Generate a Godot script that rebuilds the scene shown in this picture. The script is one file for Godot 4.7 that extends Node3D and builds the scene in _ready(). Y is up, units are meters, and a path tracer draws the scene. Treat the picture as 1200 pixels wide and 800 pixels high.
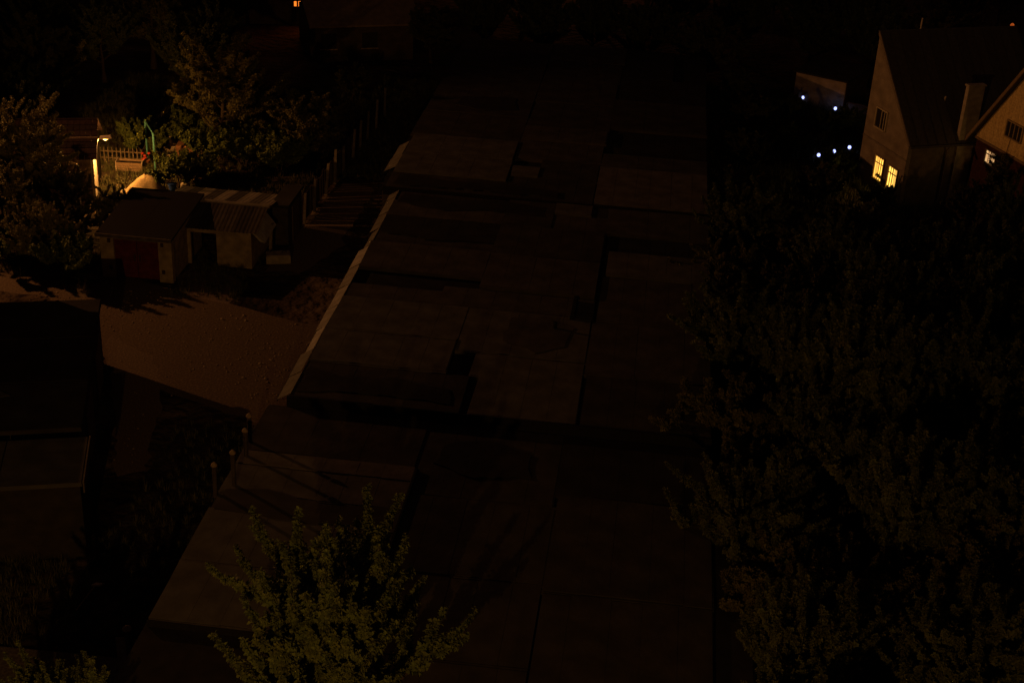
extends Node3D
# A garage co-operative at night, seen from a tenth-floor window: rows of flat felt roofs, a lane lit by a
# sodium street lamp, gardens with small houses, and a thick grove on the right.

var rng := RandomNumberGenerator.new()
var taken := {}
var mats := {}
var tex := {}

func _ready() -> void:
	# ---- camera, sky, exposure -------------------------------------------------------------------
	var cam := Camera3D.new()
	cam.name = "camera"
	cam.position = Vector3(0, 29, 0)
	cam.rotation = Vector3(deg_to_rad(-26.75), deg_to_rad(5.35), deg_to_rad(3.15))
	cam.fov = 26.99
	cam.near = 0.2
	cam.far = 2000.0
	add_child(cam)
	cam.current = true
	var sky_mat := ProceduralSkyMaterial.new()
	sky_mat.sky_top_color = Color(0.142, 0.088, 0.066)
	sky_mat.sky_horizon_color = Color(0.19, 0.112, 0.072)
	sky_mat.sky_curve = 0.2
	sky_mat.ground_bottom_color = Color(0.03, 0.018, 0.01)
	sky_mat.ground_horizon_color = Color(0.12, 0.07, 0.04)
	sky_mat.energy_multiplier = 1.0
	var sky := Sky.new()
	sky.sky_material = sky_mat
	var env := Environment.new()
	env.background_mode = Environment.BG_SKY
	env.sky = sky
	env.background_energy_multiplier = 1.0
	env.tonemap_mode = Environment.TONE_MAPPER_LINEAR
	env.tonemap_exposure = 1.0
	env.sdfgi_enabled = true
	env.ssao_enabled = true
	env.ssil_enabled = true
	var we := WorldEnvironment.new()
	we.name = "world_environment"
	we.environment = env
	add_child(we)
	# the street lamps that light the place
	street_lamp(Vector3(-50, 0, -62), 14.0, Vector3(1, 0, 0.1), Color(1.0, 0.65, 0.37), 620.0, "tall sodium street lamp beyond the left edge of the lane", 41.0)
	street_lamp(Vector3(-8, 0, 1), 15.0, Vector3(0.3, 0, -1), Color(1.0, 0.70, 0.34), 300.0, "sodium street lamp below the flats, in front of the near tree")

	setting()
	garage_blocks()
	left_garages()
	small_garages()
	concrete_fence()
	lamp_house()
	garden()
	right_houses()
	far_things()
	lane_things()
	trees()
	undergrowth()

# ---- helpers -----------------------------------------------------------------------------------
func numbered(called: String) -> String:
	if not taken.has(called):
		taken[called] = 0
		return called
	taken[called] += 1
	return "%s_%03d" % [called, taken[called]]

func tag(o: Node, label: String, category: String, group := "") -> void:
	o.set_meta("label", label)
	if category != "":
		o.set_meta("category", category)
	if group != "":
		o.set_meta("group", group)

func thing(called: String, label: String, category: String, at := Vector3.ZERO, turn := 0.0, group := "") -> Node3D:
	var o := Node3D.new()
	o.name = numbered(called)
	add_child(o)
	o.position = at
	o.rotation.y = turn
	tag(o, label, category, group)
	return o

func start() -> SurfaceTool:
	var st := SurfaceTool.new()
	st.begin(Mesh.PRIMITIVE_TRIANGLES)
	st.set_smooth_group(0xFFFFFFFF)
	return st

func obj(called: String, st: SurfaceTool, m: Material, parent: Node = self, tangents := false) -> MeshInstance3D:
	st.generate_normals()
	var o := MeshInstance3D.new()
	o.mesh = st.commit()
	o.mesh.surface_set_material(0, m)
	o.name = numbered(called) if parent == self else called
	parent.add_child(o, true)
	return o

func mesh_of(st: SurfaceTool, m: Material) -> Mesh:
	st.generate_normals()
	var me := st.commit()
	me.surface_set_material(0, m)
	return me

func put(called: String, me: Mesh, parent: Node, at := Vector3.ZERO, rot := Vector3.ZERO) -> MeshInstance3D:
	var o := MeshInstance3D.new()
	o.mesh = me
	o.name = called
	o.position = at
	o.rotation = rot
	parent.add_child(o, true)
	return o

func struct(called: String, st: SurfaceTool, m: Material, label: String) -> MeshInstance3D:
	var o := obj(called, st, m)
	o.set_meta("kind", "structure")
	o.set_meta("label", label)
	return o

func tri(st: SurfaceTool, a: Vector3, b: Vector3, c: Vector3, inside: Vector3, flat := true) -> void:
	if flat:
		st.set_smooth_group(0xFFFFFFFF)
	var n := (a - c).cross(a - b)
	if n.dot((a + b + c) / 3.0 - inside) < 0.0:
		st.add_vertex(a); st.add_vertex(c); st.add_vertex(b)
	else:
		st.add_vertex(a); st.add_vertex(b); st.add_vertex(c)

func quad(st: SurfaceTool, a: Vector3, b: Vector3, c: Vector3, d: Vector3, inside: Vector3, flat := true) -> void:
	tri(st, a, b, c, inside, flat)
	tri(st, a, c, d, inside, flat)

func hexa(st: SurfaceTool, p: Array) -> void:   # eight corners: bottom ring then top ring
	var c := Vector3.ZERO
	for q in p:
		c += q
	c /= 8.0
	quad(st, p[0], p[1], p[2], p[3], c)
	quad(st, p[4], p[5], p[6], p[7], c)
	for i in 4:
		var j := (i + 1) % 4
		quad(st, p[i], p[j], p[4 + j], p[4 + i], c)

func box(st: SurfaceTool, a: Vector3, b: Vector3) -> void:
	hexa(st, [Vector3(a.x, a.y, a.z), Vector3(b.x, a.y, a.z), Vector3(b.x, a.y, b.z), Vector3(a.x, a.y, b.z),
		Vector3(a.x, b.y, a.z), Vector3(b.x, b.y, a.z), Vector3(b.x, b.y, b.z), Vector3(a.x, b.y, b.z)])

func bevel_box(st: SurfaceTool, a: Vector3, b: Vector3, r: float) -> void:   # box whose top edges are chamfered
	var t := b.y - r
	hexa(st, [Vector3(a.x, a.y, a.z), Vector3(b.x, a.y, a.z), Vector3(b.x, a.y, b.z), Vector3(a.x, a.y, b.z),
		Vector3(a.x, t, a.z), Vector3(b.x, t, a.z), Vector3(b.x, t, b.z), Vector3(a.x, t, b.z)])
	var c := (a + b) / 2.0
	var lo := [Vector3(a.x, t, a.z), Vector3(b.x, t, a.z), Vector3(b.x, t, b.z), Vector3(a.x, t, b.z)]
	var hi := [Vector3(a.x + r, b.y, a.z + r), Vector3(b.x - r, b.y, a.z + r), Vector3(b.x - r, b.y, b.z - r), Vector3(a.x + r, b.y, b.z - r)]
	for i in 4:
		var j := (i + 1) % 4
		quad(st, lo[i], lo[j], hi[j], hi[i], c)
	quad(st, hi[0], hi[1], hi[2], hi[3], c)

func prism(st: SurfaceTool, pts: Array, y0: float, y1: float) -> void:   # outline in x and z, pulled up
	var flat := PackedVector2Array()
	var c := Vector3(0, (y0 + y1) / 2, 0)
	for p in pts:
		flat.append(p)
		c += Vector3(p.x, 0, p.y) / pts.size()
	var ix := Geometry2D.triangulate_polygon(flat)
	for k in range(0, ix.size(), 3):
		var a: Vector2 = flat[ix[k]]
		var b: Vector2 = flat[ix[k + 1]]
		var d: Vector2 = flat[ix[k + 2]]
		var below := Vector3((a.x + b.x + d.x) / 3, (y0 + y1) / 2, (a.y + b.y + d.y) / 3)
		tri(st, Vector3(a.x, y1, a.y), Vector3(b.x, y1, b.y), Vector3(d.x, y1, d.y), below)
		tri(st, Vector3(a.x, y0, a.y), Vector3(b.x, y0, b.y), Vector3(d.x, y0, d.y), below)
	for i in pts.size():
		var p: Vector2 = pts[i]
		var q: Vector2 = pts[(i + 1) % pts.size()]
		quad(st, Vector3(p.x, y0, p.y), Vector3(q.x, y0, q.y), Vector3(q.x, y1, q.y), Vector3(p.x, y1, p.y), c)

func sheet(st: SurfaceTool, pts: Array, y: float) -> void:   # flat ground sheet
	var flat := PackedVector2Array(pts)
	var ix := Geometry2D.triangulate_polygon(flat)
	for k in range(0, ix.size(), 3):
		var v := []
		for i in 3:
			var p: Vector2 = flat[ix[k + i]]
			v.append(Vector3(p.x, y, p.y))
		tri(st, v[0], v[1], v[2], v[0] - Vector3(0, 1, 0))

func ragged(pts: Array, step: float, amp: float) -> Array:   # an outline with an uneven edge
	var out := []
	for i in pts.size():
		var p: Vector2 = pts[i]
		var q: Vector2 = pts[(i + 1) % pts.size()]
		var n := maxi(1, int(p.distance_to(q) / step))
		for k in n:
			out.append(p.lerp(q, k / float(n)) + Vector2(rng.randf_range(-amp, amp), rng.randf_range(-amp, amp)))
	return out

func tube(st: SurfaceTool, pts: Array, radii: Array, sides := 7, capped := true) -> void:
	var rings := []
	for i in pts.size():
		var d: Vector3 = (pts[mini(i + 1, pts.size() - 1)] - pts[maxi(i - 1, 0)]).normalized()
		var u := d.cross(Vector3(0.31, 0.2, 0.93)).normalized()
		if absf(d.dot(Vector3(0.31, 0.2, 0.93).normalized())) > 0.97:
			u = d.cross(Vector3(1, 0, 0)).normalized()
		var w := d.cross(u)
		var ring := []
		for s in sides:
			var a := TAU * s / sides
			ring.append(pts[i] + (u * cos(a) + w * sin(a)) * radii[i])
		rings.append(ring)
	st.set_smooth_group(1)
	for i in pts.size() - 1:
		var c: Vector3 = (pts[i] + pts[i + 1]) / 2.0
		for s in sides:
			var t := (s + 1) % sides
			quad(st, rings[i][s], rings[i][t], rings[i + 1][t], rings[i + 1][s], c, false)
	if capped:
		st.set_smooth_group(0xFFFFFFFF)
		for s in sides:
			var t := (s + 1) % sides
			tri(st, pts[-1], rings[-1][s], rings[-1][t], pts[-2])
			tri(st, pts[0], rings[0][s], rings[0][t], pts[1])

func rod(st: SurfaceTool, a: Vector3, b: Vector3, r: float, sides := 8) -> void:
	tube(st, [a, b], [r, r], sides)

func bar(st: SurfaceTool, a: Vector3, b: Vector3, w: float, h: float) -> void:   # a rectangular bar along a level or sloping line
	var d := (b - a).normalized()
	var s := d.cross(Vector3.UP).normalized() * w / 2.0 if absf(d.y) < 0.95 else Vector3(w / 2.0, 0, 0)
	var u := s.cross(d).normalized() * h / 2.0
	hexa(st, [a - s - u, a + s - u, b + s - u, b - s - u, a - s + u, a + s + u, b + s + u, b - s + u])

func ball(st: SurfaceTool, c: Vector3, r: Vector3, rings := 8, segs := 12, wob := 0.0) -> void:
	st.set_smooth_group(1)
	var rows := []
	for i in rings + 1:
		var row := []
		var a := PI * i / rings
		for j in segs:
			var b := TAU * j / segs
			var k := 1.0 + rng.randf_range(-wob, wob)
			row.append(c + Vector3(sin(a) * cos(b) * r.x, cos(a) * r.y, sin(a) * sin(b) * r.z) * k)
		if i == 0 or i == rings:
			for j in segs:
				row[j] = c + Vector3(0, cos(a) * r.y, 0)
		rows.append(row)
	for i in rings:
		for j in segs:
			var t := (j + 1) % segs
			if i > 0:
				tri(st, rows[i][j], rows[i][t], rows[i + 1][t], c, false)
			if i == 0:
				tri(st, rows[i][j], rows[i + 1][t], rows[i + 1][j], c, false)
			elif i < rings - 1:
				tri(st, rows[i][j], rows[i + 1][t], rows[i + 1][j], c, false)

# ---- materials ---------------------------------------------------------------------------------
func noise_tex(key: String, freq: float, lo: float, hi: float, kind := FastNoiseLite.TYPE_SIMPLEX_SMOOTH, octaves := 5, as_normal := false) -> Texture2D:
	if tex.has(key):
		return tex[key]
	var n := FastNoiseLite.new()
	n.seed = key.hash() % 10000
	n.noise_type = kind
	n.frequency = freq
	n.fractal_octaves = octaves
	var t := NoiseTexture2D.new()
	t.width = 512
	t.height = 512
	t.seamless = true
	t.noise = n
	if as_normal:
		t.as_normal_map = true
		t.bump_strength = 6.0
	else:
		var g := Gradient.new()
		g.set_color(0, Color(lo, lo, lo))
		g.set_color(1, Color(hi, hi, hi))
		t.color_ramp = g
	tex[key] = t
	return t

func mat(key: String, c: Color, rough := 0.9, grain := "fine", scale := 0.5, metal := 0.0) -> StandardMaterial3D:
	if mats.has(key):
		return mats[key]
	var m := StandardMaterial3D.new()
	m.albedo_color = c.linear_to_srgb()
	m.roughness = rough
	m.metallic = metal
	m.metallic_specular = 0.15
	m.uv1_triplanar = true
	m.uv1_world_triplanar = true
	m.uv1_scale = Vector3.ONE * scale
	match grain:
		"fine":
			m.albedo_texture = noise_tex("fine", 0.02, 0.72, 1.0)
		"blotch":
			m.albedo_texture = noise_tex("blotch", 0.008, 0.74, 1.0)
			m.normal_enabled = true
			m.normal_texture = noise_tex("blotch_bump", 0.05, 0, 1, FastNoiseLite.TYPE_SIMPLEX_SMOOTH, 4, true)
			m.normal_scale = 0.5
		"gravel":
			m.albedo_texture = noise_tex("gravel", 0.06, 0.6, 1.0, FastNoiseLite.TYPE_CELLULAR, 3)
			m.normal_enabled = true
			m.normal_texture = noise_tex("gravel_bump", 0.08, 0, 1, FastNoiseLite.TYPE_CELLULAR, 3, true)
			m.normal_scale = 0.15
		"soil":
			m.albedo_texture = noise_tex("soil", 0.006, 0.3, 1.0)
			m.normal_enabled = true
			m.normal_texture = noise_tex("soil_bump", 0.04, 0, 1, FastNoiseLite.TYPE_SIMPLEX_SMOOTH, 5, true)
			m.normal_scale = 1.0
		"felt":
			m.albedo_texture = noise_tex("felt", 0.007, 0.74, 1.0)
			m.normal_enabled = true
			m.normal_texture = noise_tex("felt_bump", 0.025, 0, 1, FastNoiseLite.TYPE_SIMPLEX_SMOOTH, 5, true)
			m.normal_scale = 0.12
	mats[key] = m
	return m

func glow(key: String, c: Color, energy: float) -> StandardMaterial3D:
	if mats.has(key):
		return mats[key]
	var m := StandardMaterial3D.new()
	m.albedo_color = Color(0.8, 0.8, 0.75)
	m.emission_enabled = true
	m.emission = c
	m.emission_energy_multiplier = energy
	mats[key] = m
	return m

func omni(parent: Node, at: Vector3, c: Color, energy: float, size := 0.1) -> OmniLight3D:
	var l := OmniLight3D.new()
	l.name = "lamp_light"
	l.light_color = c
	l.light_energy = energy
	l.light_size = size
	l.omni_range = 250.0
	l.omni_attenuation = 2.0
	l.shadow_enabled = true
	l.position = at
	parent.add_child(l, true)
	return l

# ---- street lamps ------------------------------------------------------------------------------
func street_lamp(foot: Vector3, h: float, out: Vector3, c: Color, energy: float, label: String, cone := 0.0) -> void:
	var t := thing("street_lamp", label, "street lamp", foot)
	var d := out.normalized()
	var steel := mat("lamp_steel", Color(0.2, 0.2, 0.2), 0.6)
	var st := start()
	tube(st, [Vector3.ZERO, Vector3(0, 1.2, 0), Vector3(0, 1.25, 0), Vector3(0, h, 0)], [0.11, 0.11, 0.08, 0.05], 10)
	obj("pole", st, steel, t)
	st = start()
	tube(st, [Vector3(0, h - 0.05, 0), Vector3(0, h + 0.25, 0) + d * 0.5, Vector3(0, h + 0.32, 0) + d * 1.3], [0.045, 0.04, 0.035], 8)
	obj("arm", st, steel, t)
	var hd := Vector3(0, h + 0.32, 0) + d * 1.55
	st = start()
	var s := d.cross(Vector3.UP) * 0.16
	hexa(st, [hd - d * 0.3 - s, hd + d * 0.35 - s, hd + d * 0.35 + s, hd - d * 0.3 + s,
		hd - d * 0.25 - s * 0.5 + Vector3(0, 0.16, 0), hd + d * 0.25 - s * 0.5 + Vector3(0, 0.1, 0), hd + d * 0.25 + s * 0.5 + Vector3(0, 0.1, 0), hd - d * 0.25 + s * 0.5 + Vector3(0, 0.16, 0)])
	obj("lamp_head", st, steel, t)
	st = start()
	ball(st, hd + Vector3(0, -0.06, 0), Vector3(0.13, 0.07, 0.13))
	obj("lamp_glass", st, glow("sodium_glass", Color(1.0, 0.62, 0.25), 2.0), t)
	if cone <= 0.0:
		omni(t, hd + Vector3(0, -0.22, 0), c, energy, 0.14)
		return
	var l := SpotLight3D.new()   # a head with side shields throws its light forward
	l.name = "lamp_light"
	l.light_color = c
	l.light_energy = energy
	l.light_size = 0.14
	l.spot_range = 250.0
	l.spot_attenuation = 2.0
	l.spot_angle = cone
	l.spot_angle_attenuation = 0.35
	l.shadow_enabled = true
	l.position = hd + Vector3(0, -0.22, 0)
	t.add_child(l, true)
	l.basis = Basis.looking_at(d + Vector3(0, -0.25, 0))

# ---- the ground --------------------------------------------------------------------------------
func V(a: Array) -> Array:
	var out := []
	for i in range(0, a.size(), 2):
		out.append(Vector2(a[i], a[i + 1]))
	return out

func setting() -> void:
	rng.seed = 11
	var st := start()
	sheet(st, V([-900, 300, 900, 300, 900, -1200, -900, -1200]), 0.0)
	struct("ground", st, mat("soil", Color(0.085, 0.062, 0.042), 1.0, "soil", 0.055), "dark trodden earth between the garages and gardens")
	st = start()
	sheet(st, ragged(V([-60, -63, -27, -61.2, -22, -59.3, -13.2, -56.5, -13.2, -47.6, -18, -49.2, -22, -51.4, -27, -57.2, -40, -58.5, -60, -58.5]), 0.7, 0.14), 0.006)
	struct("dirt_lane", st, mat("lane", Color(0.105, 0.078, 0.053), 1.0, "gravel", 0.35), "gravel lane lit by the street lamp, left of the long garage roofs")
	st = start()
	sheet(st, ragged(V([-23, -54, -20.4, -52.4, -19.2, -50.2, -18.3, -46.8, -17.6, -43.6, -18.6, -43.0, -20.5, -48, -22.4, -52.4]), 0.5, 0.15), 0.010)
	struct("gravel_apron", st, mat("apron", Color(0.12, 0.09, 0.066), 1.0, "gravel", 0.45), "pale rubble apron along the left garage wall")
	st = start()
	sheet(st, ragged(V([-22.0, -60, -21.9, -63.6, -20.2, -61.8, -18.8, -60.4, -19.0, -58.4, -21.2, -58.8]), 0.5, 0.2), 0.010)
	struct("forecourt", st, mat("court", Color(0.14, 0.105, 0.08), 1.0, "gravel", 0.4), "worn patch of ground between the red-doored garage and its neighbour")
	st = start()
	sheet(st, ragged(V([-18.4, -62.3, -18.0, -66.5, -17.4, -75, -15.4, -75, -15.3, -66.5, -16.4, -62.4]), 0.6, 0.22), 0.008)
	struct("side_path", st, mat("court", Color(0.1, 0.08, 0.06), 1.0, "gravel", 0.4), "pale trodden path along the concrete posts")
	st = start()
	sheet(st, ragged(V([-17.6, -47, -13.4, -48, -13.4, -33.4, -17.2, -34]), 0.8, 0.2), 0.004)
	struct("asphalt_lane", st, mat("asphalt", Color(0.05, 0.043, 0.037), 0.95, "soil", 0.2), "dark asphalt lane beside the near garage block")
	st = start()
	prism(st, ragged(V([-40, -32.6, -13.2, -33.1, -13.2, -30.6, -40, -30.1]), 2.0, 0.04), -0.05, 0.1)
	struct("pavement", st, mat("pave", Color(0.11, 0.095, 0.08), 0.95, "gravel", 0.3), "concrete pavement along the bottom left of the yard")

# ---- the long garage blocks ----------------------------------------------------------------------
func felt(tone: int) -> StandardMaterial3D:
	var v: float = [0.02, 0.035, 0.05, 0.07, 0.09, 0.11][tone]
	var warm: float = [0.93, 0.92, 0.92, 0.97, 0.92, 0.91][tone]
	return mat("felt%d" % tone, Color(v, v * warm * 0.98, v * warm * 0.88), 0.92, "felt", 0.16 + 0.02 * tone)

func roof_piece(parent: Node, x0: float, x1: float, z0: float, z1: float, y: float, tone: int, thick := 0.14) -> void:
	var st := start()
	# the edges of roofing felt are never quite straight
	var j := func(): return rng.randf_range(-0.05, 0.05)
	x0 -= 0.04; x1 += 0.04; z0 -= 0.05; z1 += 0.05
	y += 0.004 * (parent.get_child_count() % 9)
	var p := [Vector3(x0 + j.call(), y - thick, z0 + j.call()), Vector3(x1 + j.call(), y - thick, z0 + j.call()), Vector3(x1 + j.call(), y - thick, z1 + j.call()), Vector3(x0 + j.call(), y - thick, z1 + j.call())]
	var q := []
	for k in 4:
		q.append(p[k] + Vector3(0, thick + rng.randf_range(-0.02, 0.02), 0))
	hexa(st, p + q)
	var o := obj("roof_section", st, felt(tone), parent)
	var n := maxi(1, int(round((x1 - x0) / 1.0)))
	var cuts := [x0 + 0.02]
	for k in range(1, n):
		cuts.append(lerpf(x0, x1, k / float(n)) + rng.randf_range(-0.15, 0.15))
	cuts.append(x1 - 0.02)
	for k in n:   # rolls of felt, each lapped a little over the next
		st = start()
		var a: float = cuts[k]
		var b: float = cuts[k + 1] - 0.003
		var za := z0 + 0.06 + rng.randf_range(0, 0.06)
		var zb := z1 - 0.06 - rng.randf_range(0, 0.06)
		var yt := y + 0.024
		hexa(st, [Vector3(a, y - 0.02, za), Vector3(b, y - 0.02, za), Vector3(b, y - 0.02, zb), Vector3(a, y - 0.02, zb),
			Vector3(a, yt + 0.001 * (k % 2), za), Vector3(b, yt + 0.005 + 0.001 * (k % 2), za), Vector3(b, yt + 0.005 - rng.randf_range(0.0, 0.004), zb), Vector3(a, yt + 0.001 * (k % 2), zb)])
		obj("felt_strip", st, felt(tone), o)

func garage_block(label: String, x0: float, x1: float, z0: float, z1: float, y: float, pieces: Array) -> Node3D:
	var t := thing("garage_block", label, "garage block", Vector3.ZERO, 0.0, "long garage blocks under felt roofs")
	var st := start()
	box(st, Vector3(x0 + 0.12, 0, z0 + 0.1), Vector3(x1 - 0.12, y - 0.2, z1 - 0.1))
	obj("wall", st, mat("block_wall", Color(0.06, 0.052, 0.045), 0.95, "blotch", 0.4), t)
	st = start()
	box(st, Vector3(x0, y - 0.2, z0), Vector3(x1, y - 0.1, z1))
	obj("roof_deck", st, mat("deck", Color(0.018, 0.016, 0.014), 0.95, "felt", 0.3), t)
	for p in pieces:
		roof_piece(t, p[0], p[1], p[2], p[3], y + p[4], p[5])
	# doors towards the lane
	var door := start()
	box(door, Vector3(0, 0.05, -1.25), Vector3(0.06, 2.15, -0.02))
	box(door, Vector3(0, 0.05, 0.02), Vector3(0.06, 2.15, 1.25))
	for k in [-0.8, 0.8]:
		box(door, Vector3(-0.03, 1.0, k - 0.5), Vector3(0.0, 1.06, k + 0.4))
	var dm := mesh_of(door, mat("steel_door", Color(0.11, 0.08, 0.06), 0.7, "blotch", 0.6))
	var z := z1 - 1.9
	while z > z0 + 1.5:
		put("garage_door", dm, t, Vector3(x0 + 0.05, 0, z))
		z -= 3.3
	return t

func garage_blocks() -> void:
	rng.seed = 21
	# pieces: x0, x1, z0 (far), z1 (near), rise, tone
	var near := garage_block("nearest garage block, with pipes on its left edge and a tree in front", -13.05, 3.2, -44.3, -25.5, 3.0, [
		[3.2, 4.3, -40.0, -25.6, -0.1, 0],
		[-12.95, -7.0, -44.3, -41.05, 0.0, 1], [-12.95, -6.95, -41.0, -40.1, 0.05, 4], [-12.95, -6.95, -40.08, -38.35, 0.03, 3], [-12.95, -6.9, -38.3, -37.3, 0.0, 2], [-12.95, -6.9, -37.25, -34.4, 0.03, 3], [-12.95, -6.9, -34.35, -31.5, 0.05, 3],
		[-6.95, -2.1, -44.3, -39.5, -0.02, 1], [-6.85, -2.0, -39.45, -35.2, 0.0, 1], [-6.85, -2.0, -35.15, -31.2, -0.02, 1], [-6.85, -2.0, -31.15, -25.6, 0.02, 1],
		[-2.0, 3.15, -44.3, -40.3, 0.0, 0], [-1.9, 3.15, -40.25, -34.9, 0.04, 1], [-1.9, 3.15, -34.85, -30.0, 0.0, 1], [-1.9, 3.15, -29.95, -25.6, 0.03, 0],
		[-12.9, -6.95, -31.4, -25.6, -0.25, 0]])
	var mid := garage_block("middle garage block with the bright metal eaves along its left edge", -12.3, 3.2, -66.05, -44.4, 3.35, [
		[-12.2, -6.0, -47.35, -44.45, 0.0, 1], [-12.2, -6.95, -50.1, -47.4, 0.04, 3], [-12.2, -6.9, -53.25, -50.15, 0.05, 3], [-12.2, -8.2, -54.7, -52.3, 0.0, 2], [-12.2, -6.75, -59.2, -56.25, 0.1, 2], [-12.2, -6.7, -61.1, -59.25, 0.0, 1], [-12.2, -6.7, -62.6, -61.15, 0.06, 0], [-12.2, -6.7, -64.7, -62.65, 0.06, 2], [-12.2, -6.7, -66.0, -64.75, 0.0, 1],
		[-5.6, -1.75, -49.2, -44.45, 0.04, 3], [-5.95, -1.75, -49.25, -47.4, 0.02, 3], [-6.85, -1.75, -53.25, -49.3, 0.04, 3], [-8.15, -1.75, -55.2, -53.3, 0.03, 2], [-6.65, -1.75, -58.9, -55.25, 0.16, 2], [-6.65, -1.75, -62.6, -58.95, 0.12, 1], [-6.65, -4.35, -66.0, -62.65, 0.05, 1], [-4.3, -1.75, -64.6, -62.65, 0.05, 2], [-4.3, -2.55, -66.0, -64.65, 0.12, 3], [-2.5, -1.75, -66.0, -64.65, 0.05, 1],
		[-1.55, 3.15, -48.4, -44.45, 0.0, 1], [-1.65, 3.15, -53.0, -48.45, 0.03, 2], [-1.45, 3.15, -57.7, -53.05, 0.05, 2], [-1.4, 3.15, -60.45, -57.75, 0.12, 3], [-1.5, 3.15, -62.6, -60.6, -0.04, 0], [-1.7, 3.15, -66.0, -62.65, 0.06, 2]])
	var far := garage_block("farthest garage block, running up to the dark trees", -13.3, 3.2, -96.0, -66.15, 3.45, [
		[-13.0, -7.1, -68.4, -66.2, 0.0, 1], [-13.0, -7.2, -71.4, -68.45, 0.08, 3], [-13.0, -7.25, -74.6, -71.45, 0.08, 3], [-13.2, -7.2, -79.0, -74.65, 0.0, 1], [-13.2, -7.2, -84.0, -79.05, 0.03, 1], [-13.2, -7.2, -89.0, -84.05, 0.0, 1], [-13.2, -7.2, -92.6, -89.05, 0.05, 1], [-13.2, -7.2, -95.9, -92.65, 0.0, 2],
		[-7.05, -2.6, -69.3, -66.2, 0.0, 1], [-7.0, -5.65, -70.7, -69.35, 0.1, 3], [-5.6, -2.6, -72.0, -69.35, 0.04, 1], [-7.1, -2.55, -75.2, -72.05, 0.02, 2], [-7.1, -2.5, -77.6, -75.25, 0.1, 2], [-7.1, -2.4, -82.5, -77.65, 0.0, 1], [-7.1, -2.4, -87.2, -82.55, 0.03, 1], [-7.1, -2.3, -91.8, -87.25, 0.0, 1], [-7.1, -2.2, -95.9, -91.85, 0.04, 2],
		[-2.5, 3.1, -71.7, -66.3, 0.1, 4], [-2.45, 3.1, -74.0, -71.75, 0.04, 2], [-2.4, 3.1, -78.4, -74.05, -0.1, 0], [-2.35, 3.1, -84.0, -78.45, 0.05, 1], [-2.3, 3.1, -89, -84.05, 0.0, 0], [-2.2, 1.0, -95.9, -89.05, 0.0, 0]])
	# bright bent-metal eave sheets, each a little out of line
	var zs := [-44.6, -46.4, -48.3, -50.4, -52.4, -54.5, -56.7, -58.8, -61.0, -63.1, -65.2, -66.9]
	for i in zs.size() - 1:
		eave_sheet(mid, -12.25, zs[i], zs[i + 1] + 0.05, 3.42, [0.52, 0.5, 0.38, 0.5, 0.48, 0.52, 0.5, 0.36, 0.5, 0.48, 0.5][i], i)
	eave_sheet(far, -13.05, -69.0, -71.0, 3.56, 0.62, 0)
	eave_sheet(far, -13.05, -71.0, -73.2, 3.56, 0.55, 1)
	var tar0 := mat("tar", Color(0.012, 0.011, 0.010), 0.9, "fine", 0.8)  # near-black boards added over the front lips to paint them in shade
	for e in [[near, -12.98, -6.93, -31.42, 3.0], [near, -6.9, 3.2, -25.5, 3.0], [mid, -12.3, 3.2, -44.36, 3.35], [far, -13.1, 3.2, -66.1, 3.45]]:
		var dp := start()
		bevel_box(dp, Vector3(e[1], e[4] - 0.34, e[3]), Vector3(e[2], e[4] + 0.1, e[3] + 0.06), 0.015)
		obj("shade_strip", dp, tar0, e[0])
	# tarry stains and patches with torn edges
	var worn := [[mid, [-12.1, -60.4, -9.8, -60.0, -6.9, -60.3, -4.4, -60.1, -2.2, -60.3, -2.1, -61.6, -5.2, -61.9, -8.4, -61.3, -12.0, -62.1], 3.47, 0],
		[mid, [-12.0, -65.6, -9.0, -65.3, -6.8, -65.7, -4.8, -65.2, -4.7, -63.9, -7.5, -64.2, -9.6, -63.7, -12.0, -64.3], 3.46, 0],
		[mid, [-12.1, -46.9, -10.6, -46.2, -8.6, -46.5, -6.6, -46.1, -6.3, -45.0, -9.4, -45.2, -12.0, -44.9], 3.42, 0],
		[near, [-12.8, -38.3, -11.4, -38.7, -9.3, -38.1, -7.3, -38.4, -7.2, -37.4, -9.8, -36.9, -12.8, -37.3], 3.1, 1],
		[near, [-6.2, -42.8, -4.6, -43.3, -3.1, -42.7, -3.0, -41.2, -4.9, -40.8, -6.3, -41.4], 3.06, 0],
		[mid, [-5.0, -52.6, -3.6, -52.9, -2.4, -52.2, -2.6, -50.4, -3.8, -49.7, -5.1, -50.5], 3.46, 2],
		[far, [-12.6, -67.9, -9.7, -67.5, -6.9, -67.8, -4.4, -67.4, -4.4, -66.6, -8.2, -66.7, -12.7, -66.5], 3.56, 0],
		[far, [-11.5, -82.0, -8.4, -82.6, -7.9, -80.3, -9.9, -79.6, -11.6, -80.4], 3.56, 0]]
	for w in worn:
		var sp := start()
		prism(sp, ragged(V(w[1]), 0.45, 0.09), w[2] - 0.12, w[2] + 0.005)
		obj("felt_patch", sp, felt(w[3]), w[0])
	# tarred upstands between neighbours and the odd vent
	var tar := mat("tar", Color(0.02, 0.018, 0.016), 0.8, "fine", 0.8)
	var st := start()
	bevel_box(st, Vector3(-2.62, 3.38, -54.9), Vector3(-2.42, 3.62, -53.0), 0.03)
	obj("upstand", st, tar, mid)
	st = start()
	bevel_box(st, Vector3(-6.93, 2.95, -40.9), Vector3(-6.8, 3.13, -31.5), 0.03)
	obj("upstand", st, tar, near)
	st = start()
	bevel_box(st, Vector3(-6.94, 3.3, -50.2), Vector3(-6.86, 3.47, -47.6), 0.02)
	obj("upstand", st, tar, mid)
	st = start()
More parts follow.
